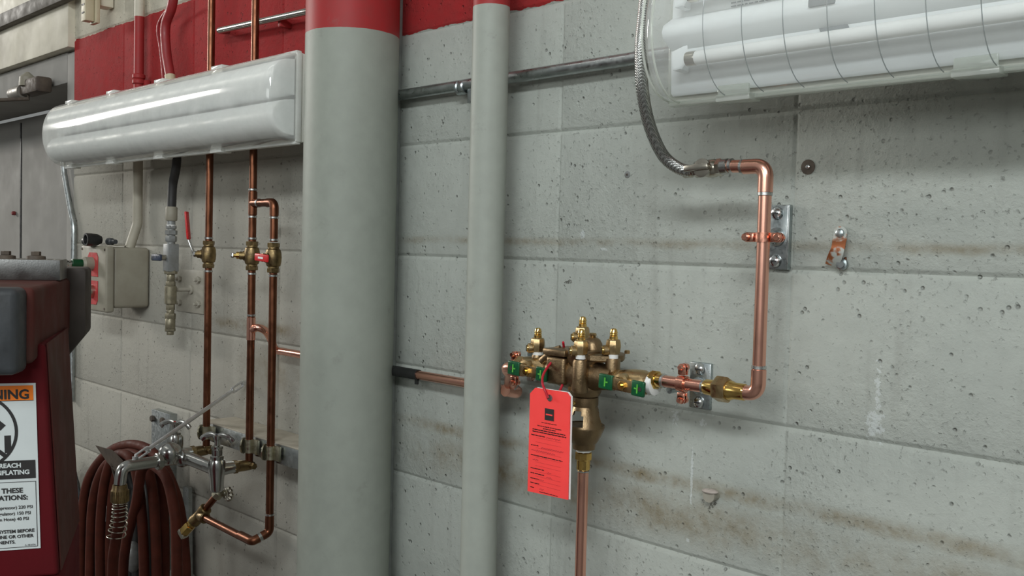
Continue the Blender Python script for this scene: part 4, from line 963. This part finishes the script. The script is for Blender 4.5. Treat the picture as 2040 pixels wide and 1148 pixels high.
# ribs around the windows then the closed cone
n = 40; prof = [(.015, .0182), (.020, .0200), (.026, .0225), (.034, .0258), (.041, .0285), (.044, .0290)]
for s_, (r_in) in ((1, 0), (0, 1)):
    pass
vs = []; fs = []
def rr_(i, inner): return prof[i][1] - (.003 if inner else 0)
for inner in (0, 1):
    for (t_, r_) in prof:
        for k in range(n):
            g_ = 2 * PI * k / n; vs.append(o - EZ * t_ + EX * math.cos(g_) * (r_ - inner * .003) + EY * math.sin(g_) * (r_ - inner * .003))
m = len(prof)
def win(k):   # two windows: facing the room-left and the wall-right
    g_ = math.degrees(2 * PI * (k + .5) / n) % 360
    return (52 < g_ < 112) or (172 < g_ < 232) or (292 < g_ < 352)
idx = lambda inner, i, k: inner * m * n + i * n + (k % n)
solid = lambda i, k: not win(k) or i < 1 or i > 3 or (i == 1 and not win(k - 1)) or (i == 1 and not win(k + 1))
for i in range(m - 1):
    for k in range(n):
        if solid(i, k):
            fs.append((idx(0, i, k), idx(0, i, k + 1), idx(0, i + 1, k + 1), idx(0, i + 1, k))); fs.append((idx(1, i, k), idx(1, i + 1, k), idx(1, i + 1, k + 1), idx(1, i, k + 1)))
            for ii in (i + 1, i - 1):
                if 0 <= ii < m - 1 and not solid(ii, k):
                    e_ = i + 1 if ii > i else i; fs.append((idx(0, e_, k), idx(0, e_, k + 1), idx(1, e_, k + 1), idx(1, e_, k)))
            if not solid(i, k + 1): fs.append((idx(0, i, k + 1), idx(1, i, k + 1), idx(1, i + 1, k + 1), idx(0, i + 1, k + 1)))
            if not solid(i, k - 1): fs.append((idx(0, i, k), idx(0, i + 1, k), idx(1, i + 1, k), idx(1, i, k)))
vt.add(vs, fs)
vt.lathe(o - EZ * .042, -EZ, [(0, .0280), (.003, .0288), (.014, .0245), (.024, .0190), (.026, .0170), (.027, .0165), (.034, .0160), (.035, .0130)], 32)
vt.build('vent_funnel', M['bronze'], bp, sharp=40)
MB().lathe(o - EZ * .010 + EY * .0178 - EX * .005, EY - EX * .3, [(0, .0035), (.0015, .003)], 12).build('plug_screw', M['brass'], bp)
MB().lathe(o - EZ * .0775, -EZ, [(0, .0108), (.0035, .0108)], 20).build('tape_ring', M['white'], bp)
dp = thing('drain_pipe', 'bright copper drain pipe dropping from the backflow preventer', 'pipe', V(xm, LD, zr0 - .2))
MB().hexa(o - EZ * .092, EZ, .0125, .012, 8).lathe(o - EZ * .106, EZ, [(0, .0090), (.001, .0098), (.015, .0098)], 22).build('male_adapter', M['brass'], dp)
MB().tube([o - EZ * .100, V(o.x, LD, -1.45)], RR, 24).build('pipe', M['copper'], dp)
ring(o - EZ * .108, EZ, parent=dp, h=.003)

# ------------------------------------------------------------------ inspection tag on a red tie
TD = .150
tp = [at(*p, TD) for p in ((1056.5, 784), (1067, 772.5), (1130, 782), (1136.5, 791), (1132, 996), (1051.5, 978.5))]
tl = at(1055.6, 771, TD); tr = at(1137, 784, TD); bl = at(1051.5, 978.5, TD)
tg_ = thing('inspection_tag', 'red inspection tag with a black square logo hanging from the preventer', 'tag', bl)
e1_ = (tr - tl); e2_ = (bl - tl)
MB().prism([p_ - EY * .0006 for p_ in tp], EY * .0012).build('card', M['tagred'], tg_)
MB().prism([p_ - EY * .0022 + EX * .0022 + EZ * .0006 for p_ in tp], EY * .0008).build('backing_card', M['white'], tg_)
def T(u, v): return tl + e1_ * u + e2_ * v + EY * .0009
ex_ = e1_.normalized(); ey_ = (-e2_).normalized()
MB().prism([T(.40, .175), T(.62, .175), T(.62, .285), T(.40, .285)], EY * .0003).build('logo_square', M['ink'], tg_)
random.seed(11)
mb = MB(); mb.prism([T(.43, .225) + EY * .0004, T(.59, .225) + EY * .0004, T(.59, .238) + EY * .0004, T(.43, .238) + EY * .0004], EY * .0002).build('logo_line', M['tagred'], tg_)
mb = MB(); pn = MB()
def words(u0, u1, v, hgt=.0012, m=mb, gap=.10):
    u = u0
    while u < u1:
        l = min(random.uniform(.03, .09), u1 - u); k = 0; uu = u
        while uu < u + l:
            dl = .009; m.box(T(uu + dl / 2, v + random.uniform(-.0015, .0015)), (.0005, .0003, hgt * random.uniform(.7, 1.1)), (ex_, EY, ey_)); m.box(T(uu + dl / 2, v), (.00052, .0003, .0004), (ex_, EY, ey_)); uu += dl * 1.1
        u += l + .014
for (u0, u1, v, h_) in ((.32, .68, .315, .0009), (.22, .80, .352, .0011), (.36, .66, .372, .0011), (.10, .90, .393, .0014), (.10, .92, .413, .0014), (.07, .42, .448, .0013), (.07, .26, .545, .0012), (.07, .84, .640, .0012), (.07, .40, .765, .0012), (.07, .40, .812, .0012), (.07, .28, .862, .0012), (.07, .28, .905, .0012), (.07, .16, .950, .0012), (.30, .75, .975, .0009)):
    words(u0, u1, v, h_, mb)
mb.build('print', M['ink'], tg_)
def scribble(u0, u1, v, amp):
    pts = []; n_ = int((u1 - u0) * 60)
    for k in range(n_): pts.append(T(u0 + (u1 - u0) * k / n_, v + amp * math.sin(k * 1.9) * random.uniform(.3, 1)) + EY * .0002)
    pn.tube(pts, .00022, 4)
for (u0, u1, v) in ((.44, .80, .450), (.32, .88, .555), (.08, .68, .592), (.12, .28, .680), (.48, .60, .778), (.46, .62, .822), (.30, .42, .862), (.30, .42, .948)): scribble(u0, u1, v, .009)
for v in (.47, .51, .565, .605, .655, .70, .735, .79, .835, .875, .915): pn.box(T(.5, v), (.048, .0002, .0001), (ex_, EY, ey_))
plab(pn.build('handwriting', M['pen'], tg_), 'handwritten ink entries')
hc_ = at(1096.5, 793, TD) + EY * .001
MB().lathe(hc_, EY, [(0, .0048), (.0008, .0046), (.0009, .0022)], 20).build('eyelet', M['zinc'], tg_)
MB().lathe(hc_ + EY * .0008, EY, [(0, .0020), (.0004, .0019)], 14).build('eyelet_hole', M['closer'], tg_)
zt_ = thing('cable_tie', 'red plastic tie looped round the preventer, holding the red tag', 'cable tie', hc_)
MB().tube(spline([hc_ + EY * .004, at(1088, 783, TD + .004), at(1081, 765, TD + .002), at(1082, 748, .135), at(1092, 730, .118), at(1103, 718, .108), at(1112, 712, .085), at(1124, 706, .075), at(1122, 682, .090)], 6), .0018, 10).build('strap', M['redtie'], zt_)
MB().tube(spline([hc_ - EY * .003, at(1114, 780, .120), at(1121, 765, .110), at(1126, 750, .098)], 6), .0018, 10).build('strap', M['redtie'], zt_)

# ------------------------------------------------------------------ small things on the wall
def anchor(px, py, r, label, ringmat='zinc', hole=True):
    o = at(px, py, 0); t = thing('wall_anchor', label, 'wall anchor', o, 'anchors left in the wall')
    MB().lathe(o, EY, [(0, r), (.0008, r), (.0010, r * .8), (.0011, r * .45)], 20).build('collar', M[ringmat], t)
    MB().lathe(o + EY * .0008, EY, [(0, r * .34), (.0012, r * .3), (.0016, r * .1)], 14).build('screw', M['screw'] if hole else M['closer'], t); return t
anchor(1610, 333, .0095, 'round screw anchor left in the wall right of the new copper elbow', 'closer')
anchor(1250, 348, .0050, 'small dark plug in the wall left of the braided hose end', 'greyvalve', False)
o = at(1424, 985, 0); t = thing('wall_peg', 'stubby paint-topped peg sticking out of the wall below the union', 'peg', o)
MB().lathe(o - EY * .002, EY, [(0, .0085), (.012, .0080), (.016, .0095), (.018, .009)], 14).build('peg', M['paintgrey'], t)
MB().ball(o + EY * .012 + EZ * .006, .0095, sc=(1.3, .9, .35), n=14, m=8).build('paint_cap', pm('pink_primer', (.55, .47, .42), .5), t)
# old copper strap
os_ = thing('pipe_strap', 'bent old copper pipe strap with worn paint, screwed to the wall', 'pipe strap', at(1668, 530, 0))
pth = [at(1675, 458, .003), at(1673, 474, .003), at(1672, 482, .012), at(1668, 500, .016), at(1661, 518, .010), at(1658, 529, .003)]
mb = MB()
def ribbon(mb, pts, w_, th, wd=EX):
    pts = spline(pts, 5); vs = []
    for i, p in enumerate(pts):
        tg = (pts[min(i + 1, len(pts) - 1)] - pts[max(i - 1, 0)]).normalized(); wv = (wd - tg * wd.dot(tg)).normalized(); nn_ = tg.cross(wv)
        vs += [p - wv * w_ - nn_ * th, p + wv * w_ - nn_ * th, p + wv * w_ + nn_ * th, p - wv * w_ + nn_ * th]
    fs = [(4 * i + j, 4 * i + (j + 1) % 4, 4 * i + 4 + (j + 1) % 4, 4 * i + 4 + j) for i in range(len(pts) - 1) for j in range(4)] + [(3, 2, 1, 0), tuple(4 * (len(pts) - 1) + j for j in range(4))]
    mb.add(vs, fs)
g = G('worn_strap'); pz2 = g.obj(); fcs = g.mr(g.noise(pz2, 55, 3), .47, .55)
g.set(g.b.inputs['Base Color'], g.mix(fcs, (.55, .20, .09, 1), (.42, .44, .41, 1))); g.set(g.b.inputs['Metallic'], g.mr(fcs, 0, 1, .8, 0)); g.b.inputs['Roughness'].default_value = .38; M['strap'] = g.m
ribbon(mb, pth, .0085, .0008); mb.lathe(at(1675, 465, .0028), EY, [(0, .0088), (.0016, .0088)], 20)
mb.build('band', M['strap'], os_)
MB().lathe(at(1674, 465, .004), EY, [(0, .0058), (.003, .005), (.004, .003)], 14).build('screw', M['zinc'], os_)
mb = MB(); mb.prism([at(1672, 517, .002), at(1687, 512, .002), at(1688, 530, .002), at(1676, 536, .002)], EY * .002, bev=.0005); mb.build('lower_tab', M['old_copper'], os_)
MB().lathe(at(1678, 526, .003), EY, [(0, .0075), (.003, .0072), (.0035, .005), (.006, .005)], 18).build('lower_screw', M['zinc'], os_)

# ------------------------------------------------------------------ red machine cabinet, bottom left
RXh = Vector((RX.x, RX.y, 0)).normalized(); FXh = Vector((FX.x, FX.y, 0)).normalized()
yaw = math.radians(19); U = (RXh * math.cos(yaw) + FXh * math.sin(yaw)); Wd = (FXh * math.cos(yaw) - RXh * math.sin(yaw))
O = atz(94, 740, 1.25); zO = O.z
def Q(u, w_, z): return Vector((O.x, O.y, 0)) + U * u + Wd * w_ + EZ * z    # z is the height above the floor
fl = .075    # flare per metre downwards
mc = thing('machine_cabinet', 'red workshop machine cabinet with a warning decal, cut off at the left edge', 'machine', Q(-.2, .12, 0))
mb = MB(); zt0 = zO + .035
def hull(mb, top, bot):
    n = len(top); mb.add(top + bot, [tuple(range(n))[::-1], tuple(range(n, 2 * n))] + [(i, (i + 1) % n, n + (i + 1) % n, n + i) for i in range(n)])
mb2 = bmesh.new()
def hull_b(name, top, bot, mat, bev, parent=mc):
    b = bmesh.new(); n = len(top); A = [b.verts.new(p) for p in top]; C = [b.verts.new(p) for p in bot]
    b.faces.new(A[::-1]); b.faces.new(C)
    for i in range(n): b.faces.new((A[i], A[(i + 1) % n], C[(i + 1) % n], C[i]))
    if bev: bmesh.ops.bevel(b, geom=b.edges[:], offset=bev, segments=3, profile=.5, affect='EDGES')
    b.verts.index_update(); m_ = MB(); m_.add([v.co.copy() for v in b.verts], [[p.index for p in f.verts] for f in b.faces]); b.free(); return m_.build(name, M[mat], parent, sharp=30)
zb_ = .02; dzf = (zt0 - zb_)
zk = zO - .27      # where the plinth flares
hull_b('lower_body', [Q(-.42, 0, zt0), Q(0 - .003, 0, zt0), Q(-.003, .26, zt0), Q(-.42, .26, zt0)],
       [Q(-.42, -.0, zk), Q(.0 + fl * .20, -.0, zk), Q(fl * .20, .265, zk), Q(-.42, .265, zk)], 'cabinet', .006)
hull_b('plinth', [Q(-.44, -.02, zk), Q(.016, -.006, zk), Q(.016, .268, zk), Q(-.44, .275, zk)], [Q(-.46, -.03, zb_), Q(.03, -.02, zb_), Q(.03, .28, zb_), Q(-.46, .30, zb_)], 'cabinet', .006)
# head
hull_b('side_panel', [Q(-.0025, .012, zt0), Q(-.0008, .012, zt0), Q(-.0008, .254, zt0), Q(-.0025, .254, zt0)], [Q(fl * .20 + .0005, .012, zk + .004), Q(fl * .20 + .0022, .012, zk + .004), Q(fl * .20 + .0022, .254, zk + .004), Q(fl * .20 + .0005, .254, zk + .004)], 'cabinetdirty', 0)
hz1 = atz(30, 574, 1.20).z; hz0 = atz(60, 735, 1.22).z; hz0b = atz(140, 700, 1.6).z
hd = MB(); hu = -.012
hull_b('head', [Q(-.42, -.028, hz1), Q(hu, -.028, hz1), Q(hu + .012, .42, hz1 + .0), Q(-.42, .42, hz1)], [Q(-.42, -.028, hz0 + .006), Q(hu, -.028, hz0 + .006), Q(hu + .012, .42, hz0 + .02), Q(-.42, .42, hz0 + .02)], 'cabinetdirty', .007)
hull_b('corner_bumper', [Q(-.20, -.062, hz1 + .001), Q(-.026, -.062, hz1 + .001), Q(-.019, -.020, hz1 + .001), Q(-.20, -.020, hz1 + .001)], [Q(-.20, -.062, hz0 - .004), Q(-.026, -.062, hz0 - .004), Q(-.019, -.020, hz0 - .004), Q(-.20, -.020, hz0 - .004)], 'rubber', .009)
# rear bumper strip with chamfered bottom
bu = hu - .002
zt1 = hz1 + .016; zt2b = zt1 - .105; zt3 = zt1 - .150
pf = [(bu - .012, zt1), (bu + .030, zt1), (bu + .034, zt1 - .004), (bu + .034, zt2b), (bu - .0, zt3), (bu - .012, zt3)]
m_ = MB(); m_.prism([Q(a, .30, b) for a, b in pf], Wd * .10, bev=.003); m_.build('rear_bumper', pm('dusty_rubber', (.085, .072, .064), .7, 0, (.055, .048, .045), 14, spec=.2), mc)
# top steel plate and bolts
tz0 = hz1; tz1 = hz1 + .031
def pu(px, py, w_): # u for a pixel on the plane w = w_
    r = ray(px, py); P0 = Q(0, w_, 0); nrm = Wd; t_ = (P0 - CAM).dot(nrm) / r.dot(nrm); X_ = CAM + r * t_; return (X_ - P0).dot(U), X_.z
u1, z1 = pu(120, 532, .20)
m_ = MB(); m_.prism([Q(-.42, .20, tz0), Q(u1, .20, tz0), Q(u1, .20, tz0 + .0305), Q(-.42, .20, tz0 + .0305)], Wd * .09, bev=.0012); m_.build('top_plate', M['plate'], mc)
for px_b in (12, 72):
    ub, _ = pu(px_b, 510, .235); m_ = MB(); m_.lathe(Q(ub, .235, tz0 + .030), EZ, [(0, .0135), (.005, .013), (.006, .008)], 20); m_.hexa(Q(ub, .235, tz0 + .036), EZ, .007, .006); m_.build('bolt', M['closer'], mc)
# decal on the front panel
n0 = -Wd                       # outward normal of the front
def pf_(px, py, w_=-.0012):
    r = ray(px, py); P0 = Q(0, w_, 0); t_ = (P0 - CAM).dot(Wd) / r.dot(Wd); return CAM + r * t_
Ltr = pf_(71, 763); Lbr = pf_(81, 1092)
exL = U; eyL = (Ltr - Lbr).normalized(); LH = (Ltr - Lbr).length; LW = .135
dk_ = MB().prism([Ltr, Ltr - exL * LW, Lbr - exL * LW, Lbr], n0 * .0006); D_ = dk_.build('warning_decal', M['label'], mc)
def LP(dx, v, lift=.0009): return Ltr - exL * dx - eyL * (v * LH) + n0 * lift
def rect(x0, x1, v0, v1, mat, name, lift=.0009):
    MB().prism([LP(x0, v0, lift), LP(x1, v0, lift), LP(x1, v1, lift), LP(x0, v1, lift)], n0 * .0002).build(name, M[mat], D_)
px2m = LH / 330
rect(.003, LW - .003, .014, .102, 'orange', 'orange_panel'); rect(.003, LW - .003, .462, .572, 'ink', 'black_panel')
# thin frame lines
fm = MB()
for v_ in (.590, .984): fm.prism([LP(.003, v_), LP(LW - .003, v_), LP(LW - .003, v_ + .003), LP(.003, v_ + .003)], n0 * .0002)
fm.prism([LP(.003, .590), LP(.0037, .590), LP(.0037, .985), LP(.003, .985)], n0 * .0002)
for v_, h_ in ((.102, .003),): fm.prism([LP(.003, v_), LP(LW - .003, v_), LP(LW - .003, v_ + h_), LP(.003, v_ + h_)], n0 * .0002)
# prohibition ring with a figure inside
cl_ = LP(.072, .285); R0 = .050; ringp = [cl_ + (exL * math.cos(a) + eyL * math.sin(a)) * R0 for a in [2 * PI * k / 56 for k in range(57)]]
for k in range(56):
    a, b = ringp[k], ringp[k + 1]; ca = (a - cl_) * .925 + cl_; cb_ = (b - cl_) * .925 + cl_; fm.prism([a, b, cb_, ca], n0 * .0002)
def bar(m_, a, b, w_):
    d = (b - a).normalized(); s = d.cross(n0).normalized() * w_ / 2; m_.prism([a - s, b - s, b + s, a + s], n0 * .0002, bev=0)
bar(fm, cl_ + exL * -.036 + eyL * .030, cl_ + exL * .036 - eyL * .033, .005)
def pq_(px, py): p = pf_(px, py, -.0021); return p
bar(fm, pq_(15, 868), pq_(16, 903), .0075)
bar(fm, pq_(-8, 842), pq_(6, 853), .009); bar(fm, pq_(-12, 850), pq_(-14, 905), .013); bar(fm, pq_(-20, 838), pq_(-19, 826), .011)
fm.build('pictogram', M['ink'], D_)
tx = MB(); U_ = exL
MB().text('WARNING', LP(.0075, .092, .0014), exL, eyL, .0168, 0, 'RIGHT', .0006).build('heading', M['ink'], D_, fix=False); 
for (s_, dx, v, sz, ft) in (('D THESE', .0185, .655, .0088, .0003), ('TATIONS:', .0130, .698, .0088, .0003), ('(In Compressor) 220 PSI', .0075, .752, .0056, .0001), ('(On Regulator) 150 PSI', .0100, .788, .0056, .0001), ('(Gauge On Hose) 40 PSI', .0125, .822, .0056, .0001), ('SYSTEM BEFORE', .0065, .896, .0058, .0002), ('Y LINE OR OTHER', .0080, .928, .0058, .0002), ('PONENTS.', .0290, .960, .0058, .0002), ('A-482036', .0055, .980, .0032, 0)):
    tx.text(s_, LP(dx, v, .0014), exL, eyL, sz, 0, 'RIGHT', ft)
tx.build('lettering', M['ink'], D_, fix=False)
tw = MB()
for (s_, dx, v, sz) in (('R REACH', .0195, .503, .0080), ('INFLATING', .0100, .545, .0080)): tw.text(s_, LP(dx, v, .0016), exL, eyL, sz, 0, 'RIGHT', .0003)
tw.build('white_lettering', M['label'], D_, fix=False)

for o in bpy.data.objects:
    if '_w' in o: del o['_w']
